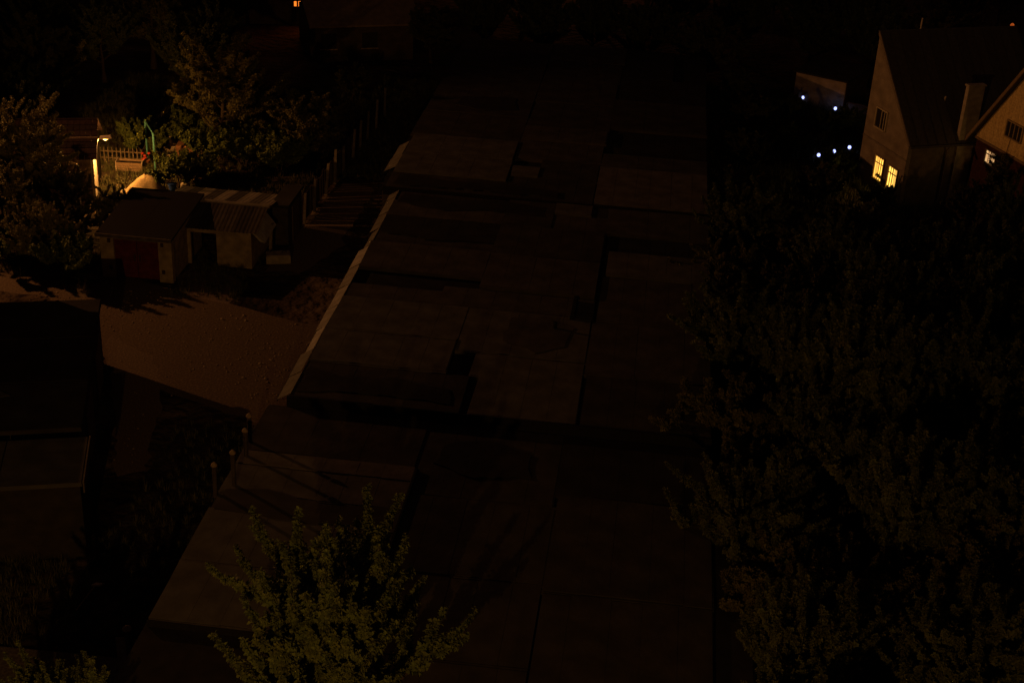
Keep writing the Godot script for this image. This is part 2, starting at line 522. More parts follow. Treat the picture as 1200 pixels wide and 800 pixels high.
	rod(st, Vector3(-3.15, 3.3, -52.0), Vector3(-3.15, 3.75, -52.0), 0.09)
	obj("vent_pipe", st, tar, mid)
	# vent pipes along the left edge of the near block
	for v in [[-13.08, -38.2, 1.15], [-12.62, -38.75, 1.35], [-12.75, -40.6, 1.1], [-12.9, -41.6, 1.1]]:
		vent(near, Vector3(v[0], 2.9, v[1]), v[2])

func eave_sheet(parent: Node, x: float, z0: float, z1: float, y: float, w: float, k: int) -> void:
	var st := start()
	var dx := rng.randf_range(-0.03, 0.03)
	var drop := 0.3
	var a := Vector3(x + dx, y, z0)
	var b := Vector3(x + dx, y, z1)
	var c := Vector3(x + dx - w, y - drop - rng.randf_range(0, 0.03), z1)
	var d := Vector3(x + dx - w, y - drop - rng.randf_range(0, 0.03), z0)
	var n := Vector3(0, -0.012, 0)
	hexa(st, [a + n, b + n, c + n, d + n, a, b, c, d])
	hexa(st, [c + Vector3(-0.012, -0.12, 0), d + Vector3(-0.012, -0.12, 0), d + Vector3(0, -0.12, 0), c + Vector3(0, -0.12, 0), c + Vector3(-0.012, 0.002, 0), d + Vector3(-0.012, 0.002, 0), d + Vector3(0, -0.002, 0), c + Vector3(0, -0.002, 0)])
	var v: float = [0.19, 0.15, 0.21, 0.17][k % 4] if z0 > -58.0 and z0 < -48.0 else 0.09  # sheets outside the lit stretch are darker: shade put into their colour
	obj("eave_sheet", st, mat("eave%d%s" % [k % 4, "" if z0 > -58.0 and z0 < -48.0 else "_shaded"], Color(v, v * 0.92, v * 0.8), 0.75, "blotch", 0.5), parent)

func vent(parent: Node, at: Vector3, h: float) -> void:
	var st := start()
	tube(st, [at, at + Vector3(0.0, h, 0)], [0.075, 0.075], 10)
	var o := obj("vent_pipe", st, mat("pipe", Color(0.05, 0.042, 0.036), 0.7, "blotch", 1.0), parent)
	st = start()
	var p := at + Vector3(0, h + 0.05, 0)
	tube(st, [p, p + Vector3(0, 0.06, 0), p + Vector3(0, 0.14, 0)], [0.11, 0.1, 0.02], 10)
	obj("cap", st, mat("pipe_cap", Color(0.2, 0.15, 0.11), 0.6, "fine", 1.0), o)

# ---- garages on the left -------------------------------------------------------------------------
func left_garages() -> void:
	rng.seed = 31
	# a black-roofed block and a grey-roofed one, turned a little against the lane
	var turn := atan2(4.2, 13.3)
	var t := thing("garage", "wide garage with a black flat roof at the left edge of the yard", "garage", Vector3(-22.16, 0, -51.6), turn)
	var st := start()
	box(st, Vector3(-13, 0, 0.12), Vector3(-0.12, 2.8, 10.5))
	obj("wall", st, mat("block_wall", Color(0.06, 0.052, 0.045), 0.95, "blotch", 0.4), t)
	for k in 3:
		st = start()
		bevel_box(st, Vector3(-13.1 + k * 0.0, 2.82, 0.0 + k * 3.56), Vector3(0, 3.0 - k * 0.01, 3.53 + k * 3.56), 0.03)
		obj("roof_section", st, felt([0, 0, 1][k]), t)
	st = start()
	prism(st, V([-5.6, 6.9, -3.4, 8.3, -2.7, 8.1, -3.2, 7.6, -4.6, 6.9, -5.2, 6.6]), 3.0, 3.02)
	obj("felt_patch", st, felt(3), t)
	for k in 2:
		st = start()
		box(st, Vector3(-0.12, 0.05, 1.4 + k * 4.6), Vector3(-0.04, 2.2, 3.8 + k * 4.6))
		obj("garage_door", st, mat("steel_door", Color(0.11, 0.08, 0.06), 0.7, "blotch", 0.6), t)
	st = start()
	box(st, Vector3(-13, 2.9, -2.6), Vector3(-4.75, 5.3, 13.4))  # storey added out of view to keep the street lamp off the lower roof
	obj("added_storey", st, mat("block_wall", Color(0.06, 0.052, 0.045), 0.95, "blotch", 0.4), t)
	st = start()
	bevel_box(st, Vector3(-13.1, 5.3, -2.7), Vector3(-4.65, 5.45, 13.5), 0.03)  # roof of the added storey, out of view
	obj("added_roof", st, felt(0), t)
	t = thing("garage", "low garage with a grey roof in the lower left, beside the leaning board", "garage", Vector3(-18.45, 0, -40.9), turn)
	st = start()
	box(st, Vector3(-11, 0, 0.1), Vector3(-0.1, 2.84, 2.9))
	obj("wall", st, mat("shaded_wall", Color(0.03, 0.026, 0.022), 0.95, "blotch", 0.4), t)  # wall colour darkened to stand for shade out of the lamplight
	for k in 4:
		st = start()
		bevel_box(st, Vector3(-2.72 * (k + 1), 2.85, 0), Vector3(-2.72 * k - 0.03, 3.0, 3.0), 0.02)
		obj("roof_section", st, felt([3, 3, 4, 3][k]), t)
	st = start()
	box(st, Vector3(0.0, 2.6, 0), Vector3(0.05, 3.03, 3.0))
	obj("fascia", st, mat("fascia", Color(0.09, 0.078, 0.062), 0.9, "blotch", 0.7), t)
	# a board that leans on the wall
	t = thing("leaning_board", "grey board leaning against the low garage wall", "board", Vector3(-18.95, 0.02, -38.9), turn)
	st = start()
	hexa(st, [Vector3(-0.5, 0, 0.75), Vector3(0.35, 0, 0.85), Vector3(0.35, 0.02, 0.9), Vector3(-0.5, 0.02, 0.8), Vector3(-0.4, 1.35, -0.05), Vector3(0.45, 1.3, 0.02), Vector3(0.45, 1.32, 0.06), Vector3(-0.4, 1.37, -0.01)])
	obj("board", st, mat("board", Color(0.18, 0.17, 0.15), 0.9, "blotch", 0.7), t)
	st = start()
	bar(st, Vector3(-0.45, 0.05, 0.82), Vector3(-0.36, 1.38, 0.02), 0.06, 0.05)
	obj("batten", st, mat("old_wood", Color(0.11, 0.08, 0.055), 0.9, "fine", 1.0), t)

func small_garages() -> void:
	rng.seed = 41
	var cream := mat("cream_plaster", Color(0.27, 0.22, 0.15), 0.95, "blotch", 0.45)
	# the garage with the red door
	var t := thing("garage", "small cream garage with a dark red door and a black sloping roof", "garage", Vector3(-23.8, 0, -60.05))
	var hw := 1.68
	var st := start()
	hexa(st, [Vector3(-hw, 0, 0), Vector3(-hw + 0.14, 0, 0), Vector3(-hw + 0.14, 0, -4.5), Vector3(-hw, 0, -4.5), Vector3(-hw, 2.28, 0), Vector3(-hw + 0.14, 2.28, 0), Vector3(-hw + 0.14, 2.68, -4.5), Vector3(-hw, 2.68, -4.5)])
	obj("side_wall", st, cream, t)
	st = start()
	hexa(st, [Vector3(hw - 0.14, 0, 0), Vector3(hw, 0, 0), Vector3(hw, 0, -4.5), Vector3(hw - 0.14, 0, -4.5), Vector3(hw - 0.14, 2.28, 0), Vector3(hw, 2.28, 0), Vector3(hw, 2.68, -4.5), Vector3(hw - 0.14, 2.68, -4.5)])
	obj("side_wall", st, cream, t)
	st = start()
	box(st, Vector3(-hw + 0.14, 0, -4.5), Vector3(hw - 0.14, 2.66, -4.36))
	obj("back_wall", st, cream, t)
	for s in [-1, 1]:
		st = start()
		var c: float = s * 1.42
		bevel_box(st, Vector3(c - 0.33, 0, -0.25), Vector3(c + 0.33, 2.2, 0.12), 0.02)
		var p := obj("pillar", st, cream, t)
		for y in [0.45, 1.85]:
			st = start()
			box(st, Vector3(c - 0.07 - s * 0.12, y, 0.12), Vector3(c + 0.07 - s * 0.12, y + 0.2, 0.17))
			obj("hinge", st, mat("rust_iron", Color(0.05, 0.035, 0.03), 0.8, "fine", 2.0), p)
	for s in [-1, 1]:
		st = start()
		box(st, Vector3(minf(0.015 * s, 1.09 * s), 0.06, -0.06), Vector3(maxf(0.015 * s, 1.09 * s), 2.0, 0.0))
		var red := mat("red_door", Color(0.10, 0.02, 0.018), 0.6, "blotch", 0.6)
		var d := obj("door", st, red, t)
		for k in 3:
			st = start()
			box(st, Vector3(minf(0.05 * s, 1.02 * s), 0.2 + k * 0.8, 0.002), Vector3(maxf(0.05 * s, 1.02 * s), 0.28 + k * 0.8, 0.03))
			obj("rail", st, red, d)
		st = start()
		box(st, Vector3(s * 0.12 - 0.03, 0.95, 0.0), Vector3(s * 0.12 + 0.03, 1.25, 0.05))
		obj("handle", st, mat("rust_iron", Color(0.05, 0.035, 0.03), 0.8, "fine", 2.0), d)
	st = start()
	box(st, Vector3(-1.1, 2.0, -0.2), Vector3(1.1, 2.22, 0.06))
	obj("lintel", st, mat("lintel", Color(0.12, 0.1, 0.08), 0.95, "blotch", 0.6), t)
	for k in 4:
		st = start()
		var x0 := -1.85 + k * 0.925
		var y0 := 0.004 * (k % 2)
		hexa(st, [Vector3(x0, 2.26 + y0, 0.35), Vector3(x0 + 0.945, 2.26 + y0, 0.35), Vector3(x0 + 0.945, 2.72 + y0, -4.7), Vector3(x0, 2.72 + y0, -4.7), Vector3(x0, 2.36 + y0, 0.35), Vector3(x0 + 0.945, 2.36 + y0, 0.35), Vector3(x0 + 0.945, 2.8 + y0, -4.7), Vector3(x0, 2.8 + y0, -4.7)])
		obj("roof_strip", st, mat("tar", Color(0.012, 0.011, 0.010), 0.9, "fine", 0.8), t)
	st = start()
	box(st, Vector3(-1.86, 2.2, 0.35), Vector3(1.86, 2.37, 0.4))
	obj("fascia", st, mat("fascia", Color(0.09, 0.078, 0.062), 0.9, "blotch", 0.7), t)
	# the garage with the corrugated roof
	t = thing("garage", "garage with a striped corrugated ridge roof and an open dark doorway", "garage", Vector3(-21.2, 0, -64.3))
	st = start()
	box(st, Vector3(-2.5, 0, 1.75), Vector3(-0.75, 1.95, 1.9))
	box(st, Vector3(0.55, 0, 1.75), Vector3(2.3, 1.95, 1.9))
	box(st, Vector3(-0.75, 1.7, 1.75), Vector3(0.55, 1.95, 1.9))
	obj("front_wall", st, cream, t)
	for s in [-2.5, 2.16]:
		st = start()
		var c := Vector3(s + 0.07, 1, 0)
		var prof := [Vector2(1.75, 0), Vector2(1.75, 1.98), Vector2(0, 2.45), Vector2(-2.8, 1.98), Vector2(-2.8, 0)]
		for i in prof.size():
			var a: Vector2 = prof[i]
			var b: Vector2 = prof[(i + 1) % prof.size()]
			quad(st, Vector3(s, a.y, a.x), Vector3(s, b.y, b.x), Vector3(s + 0.14, b.y, b.x), Vector3(s + 0.14, a.y, a.x), c)
		for x in [s, s + 0.14]:
			for i in range(1, 4):
				var a: Vector2 = prof[0]
				var b: Vector2 = prof[i]
				var d: Vector2 = prof[i + 1]
				tri(st, Vector3(x, a.y, a.x), Vector3(x, b.y, b.x), Vector3(x, d.y, d.x), c)
		obj("gable_wall", st, cream, t)
	st = start()
	box(st, Vector3(-2.4, 0, -2.8), Vector3(2.2, 1.95, -2.66))
	obj("back_wall", st, cream, t)
	for k in 9:
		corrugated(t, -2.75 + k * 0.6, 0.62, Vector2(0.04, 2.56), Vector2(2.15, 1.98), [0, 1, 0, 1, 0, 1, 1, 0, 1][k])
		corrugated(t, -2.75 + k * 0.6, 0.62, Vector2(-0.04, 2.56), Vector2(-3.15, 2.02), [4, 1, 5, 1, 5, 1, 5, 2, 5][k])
	st = start()
	rod(st, Vector3(-2.8, 2.6, 0), Vector3(2.75, 2.6, 0), 0.1, 8)
	obj("ridge_cap", st, mat("asb4", Color(0.3, 0.26, 0.21), 0.95, "blotch", 0.5), t)
	st = start()
	hexa(st, [Vector3(2.75, 1.5, 1.9), Vector3(3.0, 1.45, 1.9), Vector3(3.0, 1.6, -0.2), Vector3(2.75, 1.65, -0.2), Vector3(2.3, 1.98, 1.9), Vector3(2.36, 2.02, 1.9), Vector3(2.36, 2.4, -0.2), Vector3(2.3, 2.36, -0.2)])
	obj("side_sheet", st, mat("side_sheet", Color(0.3, 0.29, 0.27), 0.9, "blotch", 0.6), t)
	# dark tin gate
	t = thing("tin_shed", "dark narrow tin shed between the corrugated garage and the concrete posts", "shed", Vector3(-18.2, 0, -66.6))
	st = start()
	box(st, Vector3(-0.45, 0, -1.6), Vector3(0.35, 2.2, 1.2))
	obj("wall", st, mat("tin_dark", Color(0.05, 0.042, 0.036), 0.8, "blotch", 0.6), t)
	st = start()
	hexa(st, [Vector3(-0.55, 2.2, -1.7), Vector3(0.45, 2.2, -1.7), Vector3(0.45, 2.2, 1.35), Vector3(-0.55, 2.2, 1.35), Vector3(-0.55, 2.28, -1.7), Vector3(0.45, 2.36, -1.7), Vector3(0.45, 2.36, 1.35), Vector3(-0.55, 2.28, 1.35)])
	obj("roof", st, felt(0), t)
	st = start()
	box(st, Vector3(0.35, 0.05, -0.9), Vector3(0.4, 1.95, 0.4))
	obj("door", st, mat("tin_brown", Color(0.1, 0.08, 0.06), 0.8, "blotch", 0.6), t)
	# old stone heap and slab in front
	t = thing("concrete_block", "weathered concrete block on the ground right of the corrugated garage", "concrete block", Vector3(-17.9, 0, -63.6), 0.3)
	st = start()
	bevel_box(st, Vector3(-0.6, 0, -0.35), Vector3(0.6, 0.45, 0.35), 0.05)
	obj("block", st, mat("concrete", Color(0.26, 0.23, 0.19), 0.95, "blotch", 0.6), t)
	st = start()
	for s in [-0.3, 0.3]:
		tube(st, [Vector3(s - 0.1, 0.42, 0), Vector3(s - 0.08, 0.56, 0), Vector3(s + 0.08, 0.56, 0), Vector3(s + 0.1, 0.42, 0)], [0.015, 0.015, 0.015, 0.015], 5)
	obj("lifting_loop", st, mat("rust_iron", Color(0.05, 0.035, 0.03), 0.8, "fine", 2.0), t)

func corrugated(parent: Node, x: float, w: float, top: Vector2, foot: Vector2, tone: int) -> void:
	var st := start()
	var n := 12
	var a := Vector3(0, top.y, top.x)
	var b := Vector3(0, foot.y, foot.x)
	var lift := rng.randf_range(0, 0.015)
	st.set_smooth_group(1)
	for i in n:
		var x0 := x + w * i / n
		var x1 := x + w * (i + 1) / n
		var h0 := 0.012 * sin(i * PI / 2.0) + lift
		var h1 := 0.012 * sin((i + 1) * PI / 2.0) + lift
		for s in [0.0, -0.008]:
			quad(st, a + Vector3(x0, h0 + s, 0), a + Vector3(x1, h1 + s, 0), b + Vector3(x1, h1 + s, 0), b + Vector3(x0, h0 + s, 0), (a + b) / 2.0 + Vector3(x0, -5.0 if s == 0.0 else 5.0, 0), false)
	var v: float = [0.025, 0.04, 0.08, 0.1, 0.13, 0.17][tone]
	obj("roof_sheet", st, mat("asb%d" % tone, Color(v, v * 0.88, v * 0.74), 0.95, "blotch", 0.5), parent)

func concrete_fence() -> void:
	rng.seed = 51
	var t := thing("concrete_fence", "fence of pale concrete posts and dark panels running back beside the far garages", "fence")
	var pts := [[-18.45, -64.1], [-17.86, -68.7], [-17.75, -70.5], [-17.72, -73.1], [-17.65, -75.0], [-17.55, -76.7], [-17.55, -79.2], [-17.5, -81.0], [-17.4, -82.7], [-17.3, -84.8], [-17.3, -87.6]]
	for i in pts.size():
		var p: Array = pts[i]
		var st := start()
		var lean := Vector3(rng.randf_range(-0.02, 0.16), 0, rng.randf_range(-0.05, 0.05))
		var h := rng.randf_range(1.7, 2.05)
		var a := Vector3(p[0], 0, p[1])
		var v := [Vector3(-0.08, 0, -0.08), Vector3(0.08, 0, -0.08), Vector3(0.08, 0, 0.08), Vector3(-0.08, 0, 0.08)]
		var q := []
		for k in v:
			q.append(a + k)
		for k in v:
			q.append(a + k * 0.85 + lean + Vector3(0, h, 0))
		hexa(st, q)
		obj("post", st, mat("post%d" % (i % 3), [Color(0.17, 0.15, 0.12), Color(0.12, 0.105, 0.09), Color(0.09, 0.08, 0.07)][i % 3], 0.95, "blotch", 0.9), t)
		if i > 0 and i < pts.size() - 1:
			var b := Vector3(pts[i + 1][0], 0, pts[i + 1][1])
			var n := 5
			for k in n:
				st = start()
				var c := a.lerp(b, (k + 0.1) / n)
				var d := a.lerp(b, (k + 0.96) / n)
				var top := rng.randf_range(1.35, 1.6)
				hexa(st, [c + Vector3(-0.12, 0.1, 0), d + Vector3(-0.12, 0.1, 0), d + Vector3(-0.09, 0.1, 0), c + Vector3(-0.09, 0.1, 0), c + Vector3(-0.12, top, 0), d + Vector3(-0.12, top, 0), d + Vector3(-0.09, top, 0), c + Vector3(-0.09, top, 0)])
				obj("board", st, mat("fence_wood%d" % (k % 2), Color(0.05, 0.04, 0.032) * (1.0 + 0.5 * (k % 2)), 0.95, "fine", 1.0), t)

# ---- the house with the lamp ---------------------------------------------------------------------
func lamp_house() -> void:
	rng.seed = 61
	var turn := deg_to_rad(17.0)
	var t := thing("summer_house", "small plastered house with a dark tiled roof and a lamp on its bright end wall", "house", Vector3(-29.6, 0, -69.45), turn)
	# local: front right corner at the origin, +x to the right, -z to the back
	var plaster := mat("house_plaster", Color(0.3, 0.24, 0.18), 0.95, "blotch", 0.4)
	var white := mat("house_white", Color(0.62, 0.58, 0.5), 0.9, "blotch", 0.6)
	var st := start()
	box(st, Vector3(-7, 0, -0.15), Vector3(-0.15, 2.45, 0))
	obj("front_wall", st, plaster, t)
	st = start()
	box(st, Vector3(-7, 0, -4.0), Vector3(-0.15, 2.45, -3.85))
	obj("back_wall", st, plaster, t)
	for x in [-7.0, -0.15]:
		st = start()
		box(st, Vector3(x, 0, -4.0), Vector3(x + 0.148, 2.45, 0.003))
		var c := Vector3(x + 0.07, 2.6, -2)
		for q in [x, x + 0.15]:
			tri(st, Vector3(q, 2.45, 0), Vector3(q, 2.45, -4), Vector3(q, 3.7, -2), c)
		var gp := st
		st = start()
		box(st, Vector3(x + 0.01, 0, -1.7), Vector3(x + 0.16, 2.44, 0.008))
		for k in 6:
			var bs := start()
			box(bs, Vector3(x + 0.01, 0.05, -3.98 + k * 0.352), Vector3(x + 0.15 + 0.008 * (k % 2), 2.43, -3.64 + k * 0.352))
			obj("shade_board", bs, mat("end_shade", Color(0.012, 0.009, 0.007), 0.95, "fine", 1.0), t)  # near-black boards: shade painted in behind the bright lamp strip
		obj("gable", gp, mat("gable_shade", Color(0.008, 0.006, 0.005), 0.9, "fine", 1.0), t)  # gable almost black, so its unlit look is put into the colour
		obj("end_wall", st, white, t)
	# roof of tiles laid in courses
	var tile_m := [mat("tile0", Color(0.02, 0.012, 0.010), 0.85, "blotch", 0.8), mat("tile1", Color(0.016, 0.011, 0.009), 0.85, "blotch", 0.8), mat("tile2", Color(0.024, 0.015, 0.012), 0.85, "blotch", 0.8)]
	for side in [1, -1]:
		for r in 7:
			st = start()
			var f0 := r / 7.0
			var f1 := (r + 1.0) / 7.0
			var z0: float = -2.0 + side * lerpf(0.0, 2.4, f0)
			var z1: float = -2.0 + side * lerpf(0.0, 2.42, f1)
			var y0 := lerpf(3.86, 2.4, f0)
			var y1 := lerpf(3.86, 2.4, f1)
			for k in 24:
				var x0 := -7.3 + k * 0.315
				hexa(st, [Vector3(x0, y0 - 0.02, z0), Vector3(x0 + 0.3, y0 - 0.02, z0), Vector3(x0 + 0.3, y1 + 0.01, z1), Vector3(x0, y1 + 0.01, z1), Vector3(x0, y0 + 0.02, z0), Vector3(x0 + 0.3, y0 + 0.02, z0), Vector3(x0 + 0.3, y1 + 0.055, z1), Vector3(x0, y1 + 0.055, z1)])
			obj("tile_course", st, tile_m[r % 3], t)
	st = start()
	rod(st, Vector3(-7.3, 3.88, -2), Vector3(0.26, 3.88, -2), 0.07)
	obj("ridge_cap", st, mat("tile1", Color(0.2, 0.15, 0.12), 0.7, "fine", 1.0), t)
	st = start()
	bar(st, Vector3(-2.2, 3.2, -0.86), Vector3(0.26, 3.2, -0.86), 0.08, 0.1)
	obj("snow_rail", st, mat("ridge_tin", Color(0.2, 0.15, 0.12), 0.7, "fine", 1.0), t)
	# lamp on a bracket at the gable
	st = start()
	tube(st, [Vector3(0.0, 2.75, -0.95), Vector3(0.3, 3.1, -0.95), Vector3(0.55, 3.16, -0.95)], [0.03, 0.03, 0.03], 6)
	obj("bracket", st, mat("lamp_bracket", Color(0.5, 0.42, 0.3), 0.6, "fine", 1.0), t)
	st = start()
	hexa(st, [Vector3(0.32, 3.12, -1.1), Vector3(1.0, 3.17, -1.1), Vector3(1.0, 3.17, -0.8), Vector3(0.32, 3.12, -0.8), Vector3(0.4, 3.26, -1.04), Vector3(0.94, 3.29, -1.04), Vector3(0.94, 3.29, -0.86), Vector3(0.4, 3.26, -0.86)])
	obj("lamp_shade", st, mat("lamp_bracket", Color(0.5, 0.42, 0.3), 0.6, "fine", 1.0), t)
	st = start()
	ball(st, Vector3(0.66, 3.1, -0.95), Vector3(0.15, 0.05, 0.08))
	obj("lamp_glass", st, glow("house_lamp", Color(1.0, 0.6, 0.25), 0.7), t)
	omni(t, Vector3(0.6, 2.98, -0.95), Color(1.0, 0.68, 0.33), 46.0, 0.1)
	# garden post lamp, unlit, by the front wall
	var g := thing("garden_lamp_post", "short unlit garden lamp post before the lamp house front wall", "lamp post", Vector3(-30.1, 0, -68.6))
	st = start()
	rod(st, Vector3.ZERO, Vector3(0, 2.2, 0), 0.04)
	obj("pole", st, mat("lamp_steel", Color(0.2, 0.2, 0.2), 0.6), g)
	st = start()
	tube(st, [Vector3(0, 2.2, 0), Vector3(-0.1, 2.28, 0), Vector3(-0.35, 2.3, 0)], [0.03, 0.05, 0.08], 8)
	obj("lamp_head", st, mat("lamp_head_pale", Color(0.6, 0.5, 0.38), 0.6, "fine", 1.0), g)

# ---- garden by the lamp --------------------------------------------------------------------------
func garden() -> void:
	rng.seed = 71
	# teal pipe frame
	var teal := mat("teal_paint", Color(0.09, 0.27, 0.22), 0.6, "fine", 1.0)
	var t := thing("goal_posts", "teal painted pipe goal standing in the lamplit garden", "goal", Vector3(-28.6, 0, -75.3))
	var a := Vector3(-0.62, 0, -1.15)
	var b := Vector3(0.62, 0, 1.0)
	var st := start()
	rod(st, a, a + Vector3(0, 2.3, 0), 0.06)
	obj("post", st, teal, t)
	st = start()
	rod(st, b, b + Vector3(0, 2.3, 0), 0.06)
	obj("post", st, teal, t)
	st = start()
	rod(st, a + Vector3(0, 2.27, 0), b + Vector3(0, 2.27, 0), 0.045)
	obj("crossbar", st, teal, t)
	# picket fence
	t = thing("picket_fence", "pale picket fence left of the teal pipe frame", "fence", Vector3(-30.3, 0, -75.0))
	var wood := mat("picket_wood", Color(0.15, 0.115, 0.075), 0.9, "fine", 1.0)
	for k in 12:
		st = start()
		var x := -1.5 + k * 0.24
		hexa(st, [Vector3(x, 0.05, -0.02 - k * 0.02), Vector3(x + 0.1, 0.05, -0.02 - k * 0.02), Vector3(x + 0.1, 0.05, 0.01 - k * 0.02), Vector3(x, 0.05, 0.01 - k * 0.02), Vector3(x + 0.03, 0.95, -0.02 - k * 0.02), Vector3(x + 0.07, 0.95, -0.02 - k * 0.02), Vector3(x + 0.07, 0.95, 0.01 - k * 0.02), Vector3(x + 0.03, 0.95, 0.01 - k * 0.02)])
		obj("picket", st, wood, t)
	for y in [0.3, 0.7]:
		st = start()
		bar(st, Vector3(-1.55, y, -0.05), Vector3(1.3, y, -0.3), 0.03, 0.07)
		obj("rail", st, wood, t)
	# planter box
	t = thing("planter_box", "low wooden planter box in front of the picket fence", "planter", Vector3(-29.45, 0, -74.3), 0.1)
	var plank := mat("planter_wood", Color(0.2, 0.14, 0.085), 0.9, "fine", 1.0)
	for k in 3:
		st = start()
		box(st, Vector3(-0.72, 0.03 + k * 0.17, 0.3), Vector3(0.72, 0.18 + k * 0.17, 0.35))
		obj("plank", st, plank, t)
		st = start()
		box(st, Vector3(-0.72, 0.03 + k * 0.17, -0.35), Vector3(0.72, 0.18 + k * 0.17, -0.3))
		obj("plank", st, plank, t)
	for s in [-0.77, 0.72]:
		st = start()
		box(st, Vector3(s, 0, -0.35), Vector3(s + 0.05, 0.6, 0.35))
		obj("end_board", st, mat("planter_end", Color(0.32, 0.26, 0.2), 0.9, "fine", 1.0), t)
	st = start()
	box(st, Vector3(-0.71, 0.05, -0.29), Vector3(0.71, 0.42, 0.29))
	obj("soil", st, mat("dark_soil", Color(0.06, 0.045, 0.03), 1.0, "soil", 0.5), t)
	# heap of sand
	t = thing("sand_heap", "heap of yellow sand lit by the house lamp", "sand heap", Vector3(-27.2, 0, -70.7))
	st = start()
	heap(st, 1.5, 1.2)
	obj("sand", st, mat("sand", Color(0.42, 0.32, 0.19), 1.0, "gravel", 0.5), t)
	for k in 3:
		var s2 := thing("stone", ["largest pale stone at the foot of the sand heap", "pale stone lying left of the sand heap", "small pale stone lying behind the blue bucket"][k], "stone", [Vector3(-25.2, 0.1, -71.3), Vector3(-28.3, 0.0, -70.4), Vector3(-25.6, 0.0, -72.2)][k], 0.0, "stones by the sand heap")
		st = start()
		ball(st, Vector3(0, 0.12, 0), Vector3(0.42 - 0.08 * k, 0.22, 0.3), 6, 9, 0.12)
		obj("rock", st, mat("pale_stone", Color(0.42, 0.36, 0.27), 0.95, "blotch", 0.8), s2)
	t = thing("bucket", "blue plastic bucket set on the right shoulder of the sand heap", "bucket", Vector3(-25.75, 0.35, -70.75))
	st = start()
	tube(st, [Vector3(0, 0, 0), Vector3(0, 0.42, 0)], [0.16, 0.23], 14)
	tube(st, [Vector3(0, 0.40, 0), Vector3(0, 0.44, 0)], [0.25, 0.25], 14)
	obj("body", st, mat("blue_plastic", Color(0.06, 0.14, 0.42), 0.5, "fine", 1.0), t)
	st = start()
	tube(st, [Vector3(-0.23, 0.42, 0), Vector3(-0.15, 0.62, 0.05), Vector3(0.15, 0.62, 0.05), Vector3(0.23, 0.42, 0)], [0.01, 0.01, 0.01, 0.01], 5)
	obj("handle", st, mat("lamp_steel", Color(0.2, 0.2, 0.2), 0.6), t)
	# brown crate, pale sacks
	t = thing("wooden_crate", "brown wooden crate beside the bush at the foot of the big tree", "crate", Vector3(-26.6, 0, -77.2), 0.15)
	st = start()
	box(st, Vector3(-0.95, 0.05, -0.4), Vector3(0.95, 0.78, 0.4))
	obj("panel", st, mat("crate_dark", Color(0.16, 0.08, 0.045), 0.9, "fine", 1.0), t)
	for k in 4:
		st = start()
		bevel_box(st, Vector3(-1.0, 0.05 + k * 0.2, 0.4), Vector3(1.0, 0.22 + k * 0.2, 0.44), 0.01)
		obj("slat", st, mat("crate_wood%d" % (k % 2), Color(0.24, 0.12, 0.065) * (1.0 + 0.2 * (k % 2)), 0.9, "fine", 1.0), t)
	for k in 4:
		st = start()
		bevel_box(st, Vector3(-1.0, 0.8, -0.44 + k * 0.22), Vector3(1.0, 0.83, -0.24 + k * 0.22), 0.01)
		obj("lid_board", st, mat("crate_wood%d" % (k % 2), Color(0.24, 0.12, 0.065), 0.9, "fine", 1.0), t)
	var sacks := [[Vector3(-28.3, 0, -77.9), 0.42, "pale sack standing behind the teal frame"], [Vector3(-25.5, 0, -77.4), 0.36, "pale sack right of the brown crate"], [Vector3(-27.3, 0, -74.8), 0.38, "pale sack lying before the brown crate, above the bush"]]
	for k in sacks.size():
		t = thing("sack", sacks[k][2], "sack", sacks[k][0], 0.5 * k, "sacks in the garden")
		st = start()
		var r: float = sacks[k][1]
		tube(st, [Vector3(0, 0.0, 0), Vector3(0, r * 0.5, 0), Vector3(0.02, r * 1.5, 0), Vector3(0.03, r * 1.9, 0.02), Vector3(0.03, r * 2.0, 0.02)], [r * 0.8, r, r * 0.85, r * 0.3, r * 0.25], 11)
		var o := obj("cloth", st, mat("sackcloth", Color(0.5, 0.4, 0.28), 0.95, "blotch", 1.0), t)
		st = start()
		tube(st, [Vector3(0.03, r * 2.0, 0.02), Vector3(0.03, r * 2.3, 0.02)], [r * 0.2, r * 0.45], 9)
		obj("tied_top", st, mat("sackcloth", Color(0.5, 0.4, 0.28), 0.95, "blotch", 1.0), o)
	# rose bush flowers
	t = thing("flower_pot", "clay pot of red flowers between the teal posts", "flower pot", Vector3(-28.75, 0, -74.9))
	st = start()
	tube(st, [Vector3.ZERO, Vector3(0, 0.4, 0), Vector3(0, 0.45, 0)], [0.16, 0.24, 0.25], 12)
	obj("pot", st, mat("clay", Color(0.28, 0.12, 0.06), 0.9, "fine", 1.0), t)
	for k in 7:
		st = start()
		ball(st, Vector3(rng.randf_range(-0.28, 0.28), rng.randf_range(0.5, 0.85), rng.randf_range(-0.28, 0.28)), Vector3(0.1, 0.08, 0.1), 5, 8, 0.2)
		obj("flower", st, mat("red_petal", Color(0.36, 0.05, 0.03), 0.8, "fine", 2.0), t)

func heap(st: SurfaceTool, r: float, h: float) -> void:
	st.set_smooth_group(1)
	var rows := []
	for i in 9:
		var f := i / 8.0
		var row := []
		for j in 20:
			var b := TAU * j / 20.0
			var rr := r * f * (1.0 + 0.14 * sin(b * 3 + 1.0) + rng.randf_range(-0.03, 0.03))
			var y := h * (0.5 + 0.5 * cos(f * PI)) + rng.randf_range(-0.02, 0.02) * (1.0 if i < 8 else 0.0)
			row.append(Vector3(cos(b) * rr * 1.15, y - 0.01, sin(b) * rr))
		rows.append(row)
	for i in 8:
		for j in 20:
			var t := (j + 1) % 20
			quad(st, rows[i][j], rows[i][t], rows[i + 1][t], rows[i + 1][j], Vector3(0, -3, 0), false)

